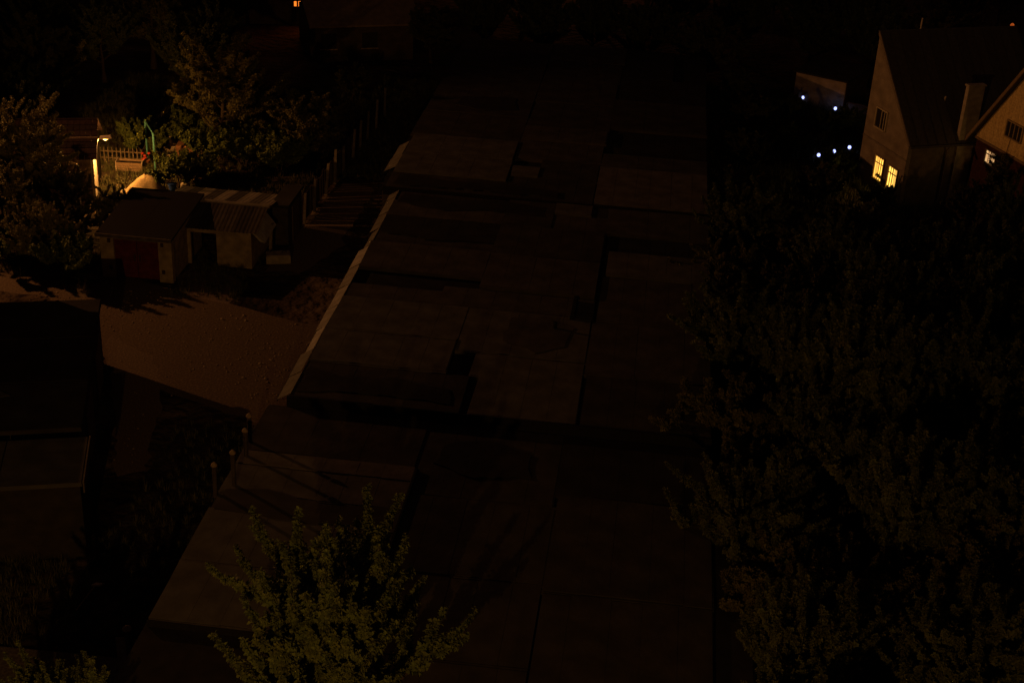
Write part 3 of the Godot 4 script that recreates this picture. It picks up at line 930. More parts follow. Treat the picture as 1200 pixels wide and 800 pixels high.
# ---- houses on the right -------------------------------------------------------------------------
func window_parts(parent: Node, w: float, h: float, at: Vector3, frame_m: Material, pane_m: Material, bars: Array, cross: Array, lit := 0.0) -> void:
	# a window in a wall whose outside is towards local -x; z runs along the wall
	var st := start()
	box(st, at + Vector3(-0.03, -h / 2, -w / 2), at + Vector3(0.0, h / 2, w / 2))
	var pane := obj("window", st, pane_m, parent)
	for s in [-1, 1]:
		st = start()
		var z: float = s * (w / 2 + 0.035)
		box(st, at + Vector3(-0.09, -h / 2 - 0.07, z - 0.04), at + Vector3(0.0, h / 2 + 0.07, z + 0.04))
		obj("frame", st, frame_m, pane)
		st = start()
		var y: float = s * (h / 2 + 0.035)
		box(st, at + Vector3(-0.088 if s > 0 else -0.14, y - 0.04, -w / 2), at + Vector3(0.0, y + 0.04, w / 2))
		obj("frame" if s > 0 else "sill", st, frame_m, pane)
	for z in bars:
		st = start()
		box(st, at + Vector3(-0.065, -h / 2, z - 0.025), at + Vector3(-0.032, h / 2, z + 0.025))
		obj("glazing_bar", st, frame_m, pane)
	for y in cross:
		st = start()
		box(st, at + Vector3(-0.062, y - 0.025, -w / 2), at + Vector3(-0.034, y + 0.025, w / 2))
		obj("glazing_bar", st, frame_m, pane)
	if lit > 0.0:
		var l := AreaLight3D.new()
		l.name = "window_light"
		l.area_size = Vector2(w, h)
		l.light_color = Color(1.0, 0.78, 0.4)
		l.light_energy = lit
		l.area_range = 60.0
		l.shadow_enabled = true
		l.position = at + Vector3(-0.16, 0, 0)
		l.rotation = Vector3(0, PI / 2, 0)   # shines towards local -x
		parent.add_child(l, true)

func lit_pane(key: String, tint: Color, energy: float, seed_n: int, plant := false) -> StandardMaterial3D:
	var m := StandardMaterial3D.new()
	var im := Image.create(64, 96, false, Image.FORMAT_RGB8)
	var r := RandomNumberGenerator.new()
	r.seed = seed_n
	var ph := r.randf() * 6.0
	for y in 96:
		for x in 64:
			var fold := 0.78 + 0.22 * sin(x * 0.55 + ph + 0.6 * sin(x * 0.13))
			if x > 20 and x < 44:
				fold = 1.0 - 0.06 * sin(y * 0.2)
			im.set_pixel(x, y, Color(tint.r * fold, tint.g * fold, tint.b * fold))
	m.albedo_color = Color(0.5, 0.45, 0.35)
	m.emission_enabled = true
	m.emission = Color(1, 1, 1)
	m.emission_texture = ImageTexture.create_from_image(im)
	m.emission_energy_multiplier = energy
	m.emission_operator = BaseMaterial3D.EMISSION_OP_MULTIPLY
	m.uv1_triplanar = true
	m.uv1_scale = Vector3(1.0, 0.7, 1.0)
	m.roughness = 0.3
	mats[key] = m
	return m

func right_houses() -> void:
	rng.seed = 81
	var turn := atan2(0.407, 0.914)
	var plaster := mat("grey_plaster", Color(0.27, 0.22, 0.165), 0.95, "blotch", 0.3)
	var cream_frame := mat("cream_frame", Color(0.5, 0.42, 0.27), 0.7, "fine", 1.0)
	var t := thing("house", "tall steep-roofed house with two lit windows in its grey end wall", "house", Vector3(12.51, 0, -83.08), turn)
	# local: x runs back along the house, z from 0 (far) to 4.8 (near)
	var L := 8.9
	var st := start()
	var prof := [Vector2(0, 0), Vector2(0, 9.0), Vector2(0.25, 9.05), Vector2(4.8, 4.1), Vector2(4.8, 0)]
	for x in [0.0, 0.25]:
		for i in range(1, 4):
			tri(st, Vector3(x, prof[0].y, prof[0].x), Vector3(x, prof[i].y, prof[i].x), Vector3(x, prof[i + 1].y, prof[i + 1].x), Vector3(0.125, 3, 1.5))
	for i in 5:
		var a: Vector2 = prof[i]
		var b: Vector2 = prof[(i + 1) % 5]
		quad(st, Vector3(0, a.y, a.x), Vector3(0, b.y, b.x), Vector3(0.25, b.y, b.x), Vector3(0.25, a.y, a.x), Vector3(0.125, 3, 1.5))
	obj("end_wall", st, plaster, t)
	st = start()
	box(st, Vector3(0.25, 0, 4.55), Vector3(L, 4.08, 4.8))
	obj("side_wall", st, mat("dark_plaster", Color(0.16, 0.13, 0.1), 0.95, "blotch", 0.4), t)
	st = start()
	box(st, Vector3(0.25, 0, 0.0), Vector3(L, 8.95, 0.25))
	obj("back_wall", st, plaster, t)
	st = start()
	box(st, Vector3(L, 0, 0.0), Vector3(L + 0.25, 4.05, 4.8))
	obj("rear_wall", st, plaster, t)
	# stringcourse of the floor
	st = start()
	box(st, Vector3(-0.04, 2.92, 0.0), Vector3(-0.002, 3.02, 4.8))
	obj("string_course", st, mat("grey_plaster_dark", Color(0.22, 0.18, 0.14), 0.95, "blotch", 0.5), t)
	# standing-seam roof
	var n := 15
	for k in n:
		st = start()
		var x0 := -0.12 + (L + 0.3) * k / n
		var x1 := -0.12 + (L + 0.3) * (k + 1) / n - 0.025
		hexa(st, [Vector3(x0, 9.1, 0.1), Vector3(x1, 9.1, 0.1), Vector3(x1, 3.9, 5.0), Vector3(x0, 3.9, 5.0), Vector3(x0, 9.17, 0.14), Vector3(x1, 9.17, 0.14), Vector3(x1, 3.96, 5.05), Vector3(x0, 3.96, 5.05)])
		obj("roof_panel", st, mat("roof_metal%d" % (k % 3), Color(0.085, 0.075, 0.065) * [1.0, 1.12, 0.92][k % 3], 0.65, "fine", 0.4), t)
		st = start()
		hexa(st, [Vector3(x1, 9.12, 0.12), Vector3(x1 + 0.022, 9.12, 0.12), Vector3(x1 + 0.022, 3.93, 5.03), Vector3(x1, 3.93, 5.03), Vector3(x1, 9.2, 0.17), Vector3(x1 + 0.022, 9.2, 0.17), Vector3(x1 + 0.022, 4.0, 5.08), Vector3(x1, 4.0, 5.08)])
		obj("roof_seam", st, mat("roof_metal1", Color(0.09, 0.08, 0.07), 0.65, "fine", 0.4), t)
	st = start()
	rod(st, Vector3(-0.15, 9.16, 0.1), Vector3(L + 0.2, 9.16, 0.1), 0.07)
	obj("ridge_cap", st, mat("roof_metal1", Color(0.09, 0.08, 0.07), 0.65, "fine", 0.4), t)
	st = start()
	hexa(st, [Vector3(-0.16, 9.0, 0.08), Vector3(-0.1, 9.0, 0.08), Vector3(-0.1, 3.85, 4.98), Vector3(-0.16, 3.85, 4.98), Vector3(-0.16, 9.2, 0.16), Vector3(-0.1, 9.2, 0.16), Vector3(-0.1, 3.99, 5.08), Vector3(-0.16, 3.99, 5.08)])
	obj("verge_board", st, mat("verge", Color(0.2, 0.16, 0.12), 0.8, "fine", 0.6), t)
	st = start()
	tube(st, [Vector3(-0.1, 3.86, 5.1), Vector3(L, 3.84, 5.1)], [0.07, 0.07], 8)
	obj("gutter", st, mat("roof_metal0", Color(0.085, 0.075, 0.065), 0.65, "fine", 0.4), t)
	# windows
	var lit1 := lit_pane("lit1", Color(1.0, 0.72, 0.29), 2.3, 3)
	var lit2 := lit_pane("lit2", Color(1.0, 0.75, 0.32), 2.3, 8)
	window_parts(t, 0.88, 1.32, Vector3(0, 1.62, 2.25), cream_frame, lit1, [0.0, 0.22], [0.3], 2.0)
	window_parts(t, 0.88, 1.32, Vector3(0, 1.52, 3.78), cream_frame, lit2, [0.0, -0.22], [0.3], 2.0)
	window_parts(t, 1.1, 1.05, Vector3(0, 4.42, 1.65), cream_frame, mat("dark_glass", Color(0.02, 0.018, 0.016), 0.15, "none"), [0.0, 0.3], [], 0.0)
	# plants on the sill of the left lit window
	for k in 5:
		st = start()
		var c := Vector3(-0.05, 1.08, 2.1 + k * 0.12)
		tube(st, [c, c + Vector3(-0.01, 0.12 + 0.05 * (k % 3), 0.02), c + Vector3(-0.02, 0.25 + 0.06 * (k % 2), 0.05)], [0.02, 0.05, 0.01], 5)
		obj("window_plant", st, mat("house_plant", Color(0.04, 0.06, 0.02), 0.8, "fine", 2.0), t)
	# chimney stack standing against the side wall
	st = start()
	box(st, Vector3(3.1, 0, 4.66), Vector3(4.15, 7.2, 4.94))
	var ch := obj("chimney", st, mat("chimney_plaster", Color(0.40, 0.34, 0.26), 0.95, "blotch", 0.5), t)
	st = start()
	bevel_box(st, Vector3(3.04, 7.2, 4.6), Vector3(4.21, 7.3, 5.0), 0.03)
	obj("cap", st, mat("chimney_plaster", Color(0.40, 0.34, 0.26), 0.95, "blotch", 0.5), ch)
	# roof hatch, vent and aerial
	st = start()
	rod(st, Vector3(2.6, 9.1, 0.05), Vector3(2.6, 9.85, 0.05), 0.05)
	obj("flue", st, mat("flue", Color(0.42, 0.36, 0.28), 0.7, "fine", 1.0), t)
	st = start()
	tube(st, [Vector3(2.9, 5.9, 3.2), Vector3(2.9, 6.15, 3.25)], [0.06, 0.06], 8)
	obj("roof_vent", st, mat("flue", Color(0.42, 0.36, 0.28), 0.7, "fine", 1.0), t)
	st = start()
	tube(st, [Vector3(2.5, 3.8, 5.1), Vector3(2.5, 3.5, 4.9), Vector3(2.5, 0.1, 4.9)], [0.05, 0.05, 0.05], 8)
	obj("downpipe", st, mat("flue2", Color(0.2, 0.15, 0.12), 0.7, "fine", 1.0), t)

	# the second house: yellow gable above a brick storey
	var o2 := Vector3(12.51, 0, -83.08) + Vector3(0.914, 0, -0.407) * 3.9
	t = thing("house", "house with a yellow boarded gable and dark brick ground floor at the right edge", "house", o2, turn)
	var base := 4.42
	var apex := Vector2(9.6, 10.3)
	var z0 := 5.3
	var z1 := 13.9
	var eave := 4.5
	var brick := mat("brick", Color(0.06, 0.03, 0.022), 0.95, "blotch", 0.6)
	st = start()
	box(st, Vector3(0.05, 0, z0 + 0.1), Vector3(0.3, base, z1 - 0.1))
	obj("brick_wall", st, brick, t)
	st = start()
	for r in 20:
		for c2 in 18:
			var zz := z0 + 0.12 + c2 * 0.26 + (0.13 if r % 2 else 0.0)
			box(st, Vector3(0.036 + 0.004 * ((r + c2 * 3) % 3), 0.06 + r * 0.215, zz), Vector3(0.05, 0.26 + r * 0.215, zz + 0.245))
	var bk := obj("brick_courses", st, mat("brick_face", Color(0.07, 0.03, 0.022), 0.95, "blotch", 0.9), t)
	bk.set_meta("kind", "stuff")
	# gable cladding board by board
	var zz2 := z0 + 0.05
	while zz2 < z1 - 0.3:
		var w := 0.3
		var ya: float = eave + (apex.y - eave) * (1.0 - absf(zz2 - apex.x) / (apex.x - z0))
		var yb: float = eave + (apex.y - eave) * (1.0 - absf(zz2 + w - 0.012 - apex.x) / (apex.x - z0))
		var lo := base if minf(ya, yb) > base + 0.05 else minf(ya, yb) - 0.05
		st = start()
		hexa(st, [Vector3(-0.02, lo, zz2), Vector3(0.06, lo, zz2), Vector3(0.06, lo, zz2 + w - 0.012), Vector3(-0.02, lo, zz2 + w - 0.012), Vector3(-0.02, maxf(ya, lo + 0.02) - 0.02, zz2), Vector3(0.06, maxf(ya, lo + 0.02) - 0.02, zz2), Vector3(0.06, maxf(yb, lo + 0.02) - 0.02, zz2 + w - 0.012), Vector3(-0.02, maxf(yb, lo + 0.02) - 0.02, zz2 + w - 0.012)])
		obj("gable_board", st, mat("yellow_board%d" % (int(zz2 * 10) % 2), Color(0.68, 0.5, 0.22) * (1.0 if int(zz2 * 10) % 2 == 0 else 0.93), 0.85, "fine", 0.5), t)
		zz2 += w
	for s in [-1, 1]:
		st = start()
		var ez: float = z0 - 0.35 if s < 0 else z1 + 0.35
		var ey: float = eave - 0.45
		hexa(st, [Vector3(-0.35, ey, ez), Vector3(9, ey, ez), Vector3(9, apex.y, apex.x), Vector3(-0.35, apex.y, apex.x), Vector3(-0.35, ey + 0.18, ez), Vector3(9, ey + 0.18, ez), Vector3(9, apex.y + 0.2, apex.x), Vector3(-0.35, apex.y + 0.2, apex.x)])
		obj("roof", st, mat("roof_metal0", Color(0.085, 0.075, 0.065), 0.65, "fine", 0.4), t)
		st = start()
		hexa(st, [Vector3(-0.42, ey - 0.05, ez), Vector3(-0.352, ey - 0.05, ez), Vector3(-0.352, apex.y - 0.05, apex.x), Vector3(-0.42, apex.y - 0.05, apex.x), Vector3(-0.42, ey + 0.24, ez), Vector3(-0.352, ey + 0.24, ez), Vector3(-0.352, apex.y + 0.26, apex.x), Vector3(-0.42, apex.y + 0.26, apex.x)])
		obj("verge_board", st, mat("verge_brown", Color(0.24, 0.17, 0.1), 0.85, "fine", 0.6), t)
	st = start()
	box(st, Vector3(0.3, 0, z0 + 0.1), Vector3(9, base, z0 + 0.35))
	box(st, Vector3(0.3, 0, z1 - 0.35), Vector3(9, base, z1 - 0.1))
	box(st, Vector3(8.75, 0, z0 + 0.35), Vector3(9, base, z1 - 0.35))
	obj("wall", st, brick, t)
	st = start()
	box(st, Vector3(-0.07, base - 0.08, z0 + 0.06), Vector3(-0.021, base + 0.05, z1 - 0.06))
	obj("fascia", st, mat("verge_brown", Color(0.24, 0.17, 0.1), 0.85, "fine", 0.6), t)
	window_parts(t, 1.36, 0.8, Vector3(-0.02, 5.78, 8.58), mat("frame_pale", Color(0.34, 0.25, 0.12), 0.8, "fine", 1.0), mat("dark_glass", Color(0.02, 0.018, 0.016), 0.15, "none"), [-0.36, 0.0, 0.36], [], 0.0)
	window_parts(t, 0.9, 0.7, Vector3(0.03, 3.7, 7.0), mat("frame_dark", Color(0.14, 0.1, 0.07), 0.8, "fine", 1.0), lit_pane("lit3", Color(1.0, 0.76, 0.5), 0.8, 5), [0.0], [0.15], 0.6)
	st = start()
	tube(st, [Vector3(-0.05, 5.3, 8.4), Vector3(-0.1, base, 8.35), Vector3(-0.1, 3.0, 8.3)], [0.015, 0.015, 0.015], 5)
	obj("cable", st, mat("tar", Color(0.02, 0.018, 0.016), 0.8, "fine", 0.8), t)

	# shed and low wall behind the garden lights
	t = thing("shed", "pale plastered shed behind the two rear garden lights", "shed", Vector3(12.85, 0, -96.6), deg_to_rad(-28.0))
	# local: front right corner at the origin; front wall towards -x..., z to the back
	st = start()
	box(st, Vector3(-3.7, 0, -0.2), Vector3(0, 2.25, 0))
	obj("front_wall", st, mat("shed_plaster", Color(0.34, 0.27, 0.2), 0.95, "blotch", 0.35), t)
	st = start()
	box(st, Vector3(-0.2, 0, -4.0), Vector3(0, 2.3, -0.2))
	obj("side_wall", st, mat("shed_shade", Color(0.09, 0.07, 0.055), 0.95, "blotch", 0.4), t)  # darker copy of the front wall: shade on the unlit sides painted in
	st = start()
	box(st, Vector3(-3.7, 0, -4.0), Vector3(-3.5, 2.3, -0.2))
	box(st, Vector3(-3.5, 0, -4.0), Vector3(-0.2, 2.3, -3.8))
	obj("back_wall", st, mat("shed_shade", Color(0.09, 0.07, 0.055), 0.95, "blotch", 0.4), t)
	st = start()
	hexa(st, [Vector3(-3.85, 2.25, 0.2), Vector3(0.15, 2.25, 0.2), Vector3(0.15, 2.35, -4.2), Vector3(-3.85, 2.35, -4.2), Vector3(-3.85, 2.36, 0.2), Vector3(0.15, 2.36, 0.2), Vector3(0.15, 2.48, -4.2), Vector3(-3.85, 2.48, -4.2)])
	obj("roof", st, felt(1), t)
	t = thing("garden_wall", "low garden wall between the pale shed and the tall house", "wall", Vector3(13.0, 0, -96.3), deg_to_rad(-30.0))
	for k in 6:
		st = start()
		bevel_box(st, Vector3(0.1 + k * 0.62, 0, -0.12), Vector3(0.7 + k * 0.62, 1.0 + 0.02 * (k % 2), 0.12), 0.02)
		obj("wall_panel", st, mat("wall_panel", Color(0.38, 0.28, 0.21), 0.95, "blotch", 0.5), t)
	# five small white garden lights
	var spots := [[10.24, -98.0, "far left white garden light before the pale shed"], [12.3, -96.0, "white garden light at the right corner of the pale shed"], [10.42, -85.75, "leftmost of the three white garden lights in front"], [11.45, -86.75, "middle of the three white garden lights in front"], [12.5, -87.8, "white garden light nearest the tall house wall"]]
	for s in spots:
		t = thing("garden_light", s[2], "garden light", Vector3(s[0], 0, s[1]), 0.0, "white garden lights")
		st = start()
		tube(st, [Vector3.ZERO, Vector3(0, 0.42, 0)], [0.02, 0.02], 6)
		obj("stake", st, mat("lamp_steel", Color(0.2, 0.2, 0.2), 0.6), t)
		st = start()
		ball(st, Vector3(0, 0.55, 0), Vector3(0.105, 0.12, 0.105), 8, 12)
		obj("lamp_globe", st, glow("white_led", Color(0.66, 0.70, 1.0), 2.4), t)
		st = start()
		tube(st, [Vector3(0, 0.69, 0), Vector3(0, 0.73, 0)], [0.09, 0.06], 10)
		obj("solar_cap", st, mat("lamp_steel", Color(0.2, 0.2, 0.2), 0.6), t)
		omni(t, Vector3(0, 0.55, 0), Color(0.72, 0.8, 1.0), 0.012, 0.08)

# ---- far away ------------------------------------------------------------------------------------
func far_things() -> void:
	rng.seed = 91
	var t := thing("far_house", "distant house with a low roof among the trees at the top of the yard", "house", Vector3(-23.1, 0, -99.2), deg_to_rad(24))
	var st := start()
	box(st, Vector3(-1.6, 0, -7), Vector3(5.6, 2.75, 0))
	obj("wall", st, mat("far_wall", Color(0.06, 0.045, 0.034), 0.95, "blotch", 0.4), t)
	for s in [1, -1]:
		st = start()
		var ez: float = 0.5 if s > 0 else -7.5
		hexa(st, [Vector3(-2.1, 2.65, ez), Vector3(6.1, 2.65, ez), Vector3(6.1, 4.2, -3.5), Vector3(-2.1, 4.2, -3.5), Vector3(-2.1, 2.77, ez), Vector3(6.1, 2.77, ez), Vector3(6.1, 4.34, -3.5), Vector3(-2.1, 4.34, -3.5)])
		obj("roof", st, mat("far_roof", Color(0.16, 0.12, 0.09), 0.9, "blotch", 0.4), t)
	for k in 2:
		st = start()
		box(st, Vector3(-1.2 + k * 3, 1.0, 0.0), Vector3(-0.1 + k * 3, 2.1, 0.05))
		var w := obj("window", st, mat("dark_glass", Color(0.02, 0.018, 0.016), 0.15, "none"), t)
		st = start()
		box(st, Vector3(-1.28 + k * 3, 0.92, 0.0), Vector3(-0.02 + k * 3, 0.998, 0.09))
		obj("sill", st, mat("far_wall2", Color(0.25, 0.2, 0.15), 0.95, "fine", 0.6), w)
	t = thing("far_house", "distant house at the top edge with one orange window in three panes", "house", Vector3(-28.2, 0, -108.5), deg_to_rad(10))
	st = start()
	box(st, Vector3(-5, 0, -6), Vector3(1.2, 3.0, 0))
	obj("wall", st, mat("far_wall", Color(0.06, 0.045, 0.034), 0.95, "blotch", 0.4), t)
	for s in [1, -1]:
		st = start()
		var ez: float = 0.4 if s > 0 else -6.4
		hexa(st, [Vector3(-5.4, 2.9, ez), Vector3(1.6, 2.9, ez), Vector3(1.6, 4.6, -3), Vector3(-5.4, 4.6, -3), Vector3(-5.4, 3.02, ez), Vector3(1.6, 3.02, ez), Vector3(1.6, 4.74, -3), Vector3(-5.4, 4.74, -3)])
		obj("roof", st, mat("far_roof", Color(0.16, 0.12, 0.09), 0.9, "blotch", 0.4), t)
	for k in 3:
		st = start()
		box(st, Vector3(-0.5 + k * 0.33, 1.5, 0.0), Vector3(-0.31 + k * 0.33, 2.5, 0.04))
		obj("window_pane", st, glow("far_window", Color(1.0, 0.5, 0.15), 1.4), t)
	st = start()
	box(st, Vector3(-0.6, 1.4, 0.0), Vector3(0.55, 1.495, 0.1))
	obj("sill", st, mat("far_wall2", Color(0.25, 0.2, 0.15), 0.95, "fine", 0.6), t)
	var l := AreaLight3D.new()
	l.name = "window_light"
	l.area_size = Vector2(0.9, 1.0)
	l.light_color = Color(1.0, 0.5, 0.18)
	l.light_energy = 4.0
	l.area_range = 80.0
	l.shadow_enabled = true
	l.position = Vector3(-0.08, 2.2, 0.14)
	l.rotation = Vector3(0, PI, 0)
	t.add_child(l, true)
	# small orange lamp far behind the right-hand house
	t = thing("yard_lamp", "small orange yard lamp behind the tall house roof", "lamp", Vector3(25.9, 0, -109.0))
	st = start()
	rod(st, Vector3.ZERO, Vector3(0, 4, 0), 0.06)
	obj("pole", st, mat("lamp_steel", Color(0.2, 0.2, 0.2), 0.6), t)
	st = start()
	ball(st, Vector3(0, 4.1, 0), Vector3(0.16, 0.2, 0.16), 8, 10)
	obj("lamp_globe", st, glow("yard_globe", Color(1.0, 0.45, 0.15), 0.3), t)
	omni(t, Vector3(0, 4.1, 0), Color(1.0, 0.5, 0.2), 1.0, 0.1)
	# street lamp on the road behind, hidden beyond the top of the view
	street_lamp(Vector3(-12, 0, -138), 6.5, Vector3(0.2, 0, 1), Color(1.0, 0.58, 0.26), 45.0, "sodium street lamp on the road far behind the garages")

# ---- small things in the lane ---------------------------------------------------------------------
func lane_things() -> void:
	rng.seed = 101
	var t := thing("shovel", "long-handled shovel with a pale blade lying in the dark yard", "shovel", Vector3(-16.75, 0.03, -35.9))
	var st := start()
	tube(st, [Vector3(-0.12, 0.02, 0.75), Vector3(0.02, 0.1, -0.5)], [0.025, 0.025], 6)
	obj("handle", st, mat("old_wood2", Color(0.2, 0.14, 0.09), 0.9, "fine", 1.0), t)
	st = start()
	hexa(st, [Vector3(-0.1, 0.06, -0.5), Vector3(0.18, 0.06, -0.55), Vector3(0.26, 0.04, -0.72), Vector3(-0.04, 0.04, -0.72), Vector3(-0.1, 0.12, -0.5), Vector3(0.18, 0.12, -0.55), Vector3(0.26, 0.07, -0.72), Vector3(-0.04, 0.07, -0.72)])
	obj("blade", st, mat("pale_steel", Color(0.5, 0.42, 0.33), 0.6, "fine", 1.0), t)
	t = thing("pipe_post", "dark pipe post with pale plates at the corner of the near garage block", "post", Vector3(-13.9, 0, -32.2))
	st = start()
	tube(st, [Vector3.ZERO, Vector3(-0.05, 2.0, 0)], [0.09, 0.09], 10)
	obj("pipe", st, mat("pipe", Color(0.1, 0.08, 0.07), 0.7, "blotch", 1.0), t)
	st = start()
	tube(st, [Vector3(-0.05, 2.0, 0), Vector3(-0.05, 2.06, 0), Vector3(-0.05, 2.14, 0)], [0.14, 0.13, 0.02], 10)
	obj("cap", st, mat("pipe_cap", Color(0.2, 0.15, 0.11), 0.6, "fine", 1.0), t)
	for s in [-1, 1]:
		st = start()
		var x: float = 0.28 * s - 0.03
		hexa(st, [Vector3(x - 0.16, 0.5, -0.12), Vector3(x + 0.16, 0.45, -0.12), Vector3(x + 0.16, 0.45, -0.1), Vector3(x - 0.16, 0.5, -0.1), Vector3(x - 0.16, 1.55, -0.12), Vector3(x + 0.16, 1.6, -0.12), Vector3(x + 0.16, 1.6, -0.1), Vector3(x - 0.16, 1.55, -0.1)])
		obj("plate", st, mat("plate_pale", Color(0.2, 0.17, 0.13), 0.8, "blotch", 0.8), t)
	# loose stones in the lane, joined
	var ps := start()
	ball(ps, Vector3.ZERO, Vector3(0.035, 0.02, 0.03), 4, 6, 0.2)
	var mm := MultiMesh.new()
	mm.transform_format = MultiMesh.TRANSFORM_3D
	mm.mesh = mesh_of(ps, mat("pebble", Color(0.19, 0.15, 0.11), 0.95, "fine", 1.0))
	mm.instance_count = 420
	for i in 420:
		var p := Vector3(rng.randf_range(-28, -13.4), 0.015, 0)
		p.z = lerpf(-60.0 + (p.x + 28) * 0.24, -56.6 + (p.x + 28) * 0.48, rng.randf())
		if i % 3 == 0:
			p = Vector3(rng.randf_range(-17, -13.4), 0.015, rng.randf_range(-55.5, -49.5))
		if i % 9 == 0:
			p = Vector3(rng.randf_range(-22, -18), 0.015, rng.randf_range(-53, -44))
		var s := rng.randf_range(0.5, 1.7)
		if rng.randf() < 0.05:
			s *= 1.8
		mm.set_instance_transform(i, Transform3D(Basis(Vector3.UP, rng.randf() * TAU).scaled(Vector3(s, s, s)), p))
	var mi := MultiMeshInstance3D.new()
	mi.multimesh = mm
	mi.name = "loose_stones"
	mi.set_meta("kind", "stuff")
	tag(mi, "loose stones scattered over the lit gravel lane", "stones")
	add_child(mi)

# ---- trees ---------------------------------------------------------------------------------------
var leaf_mats := {}

func leaf_mat(key: String, c: Color) -> StandardMaterial3D:
	if leaf_mats.has(key):
		return leaf_mats[key]
	var m := StandardMaterial3D.new()
	m.albedo_color = c.linear_to_srgb()
	m.roughness = 0.65
	m.metallic_specular = 0.25
	m.vertex_color_use_as_albedo = true
	m.cull_mode = BaseMaterial3D.CULL_DISABLED
	m.backlight_enabled = true
	m.backlight = Color(c.r * 0.8, c.g * 0.8, c.b * 0.6).linear_to_srgb()
	leaf_mats[key] = m
	return m

func sprig(leaf_len: float, leaf_w: float, leaves: int, length: float, m: Material) -> Mesh:
	var st := SurfaceTool.new()
	st.begin(Mesh.PRIMITIVE_TRIANGLES)
	st.set_smooth_group(0xFFFFFFFF)
	for i in leaves:
		var y := length * (i + 0.5) / leaves
		var a := i * 2.4 + rng.randf_range(-0.5, 0.5)
		var out := Vector3(cos(a), rng.randf_range(0.25, 0.9), sin(a)).normalized()
		var b := Vector3(0, y, 0)
		var L := leaf_len * rng.randf_range(0.7, 1.25)
		var side := out.cross(Vector3(rng.randf_range(-0.5, 0.5), 1, rng.randf_range(-0.5, 0.5))).normalized() * leaf_w * 0.5 * rng.randf_range(0.8, 1.2)
		var nn := side.cross(out).normalized() * leaf_w * 0.15
		var tip := b + out * L + Vector3(0, -L * 0.25, 0)
		var mid := b + out * L * 0.48 + nn
		st.set_color(Color.WHITE)
		for v in [b, mid + side, tip, b, tip, mid - side]:
			st.set_color(Color.WHITE)
			st.add_vertex(v)
	st.generate_normals()
	var me := st.commit()
	me.surface_set_material(0, m)
	return me

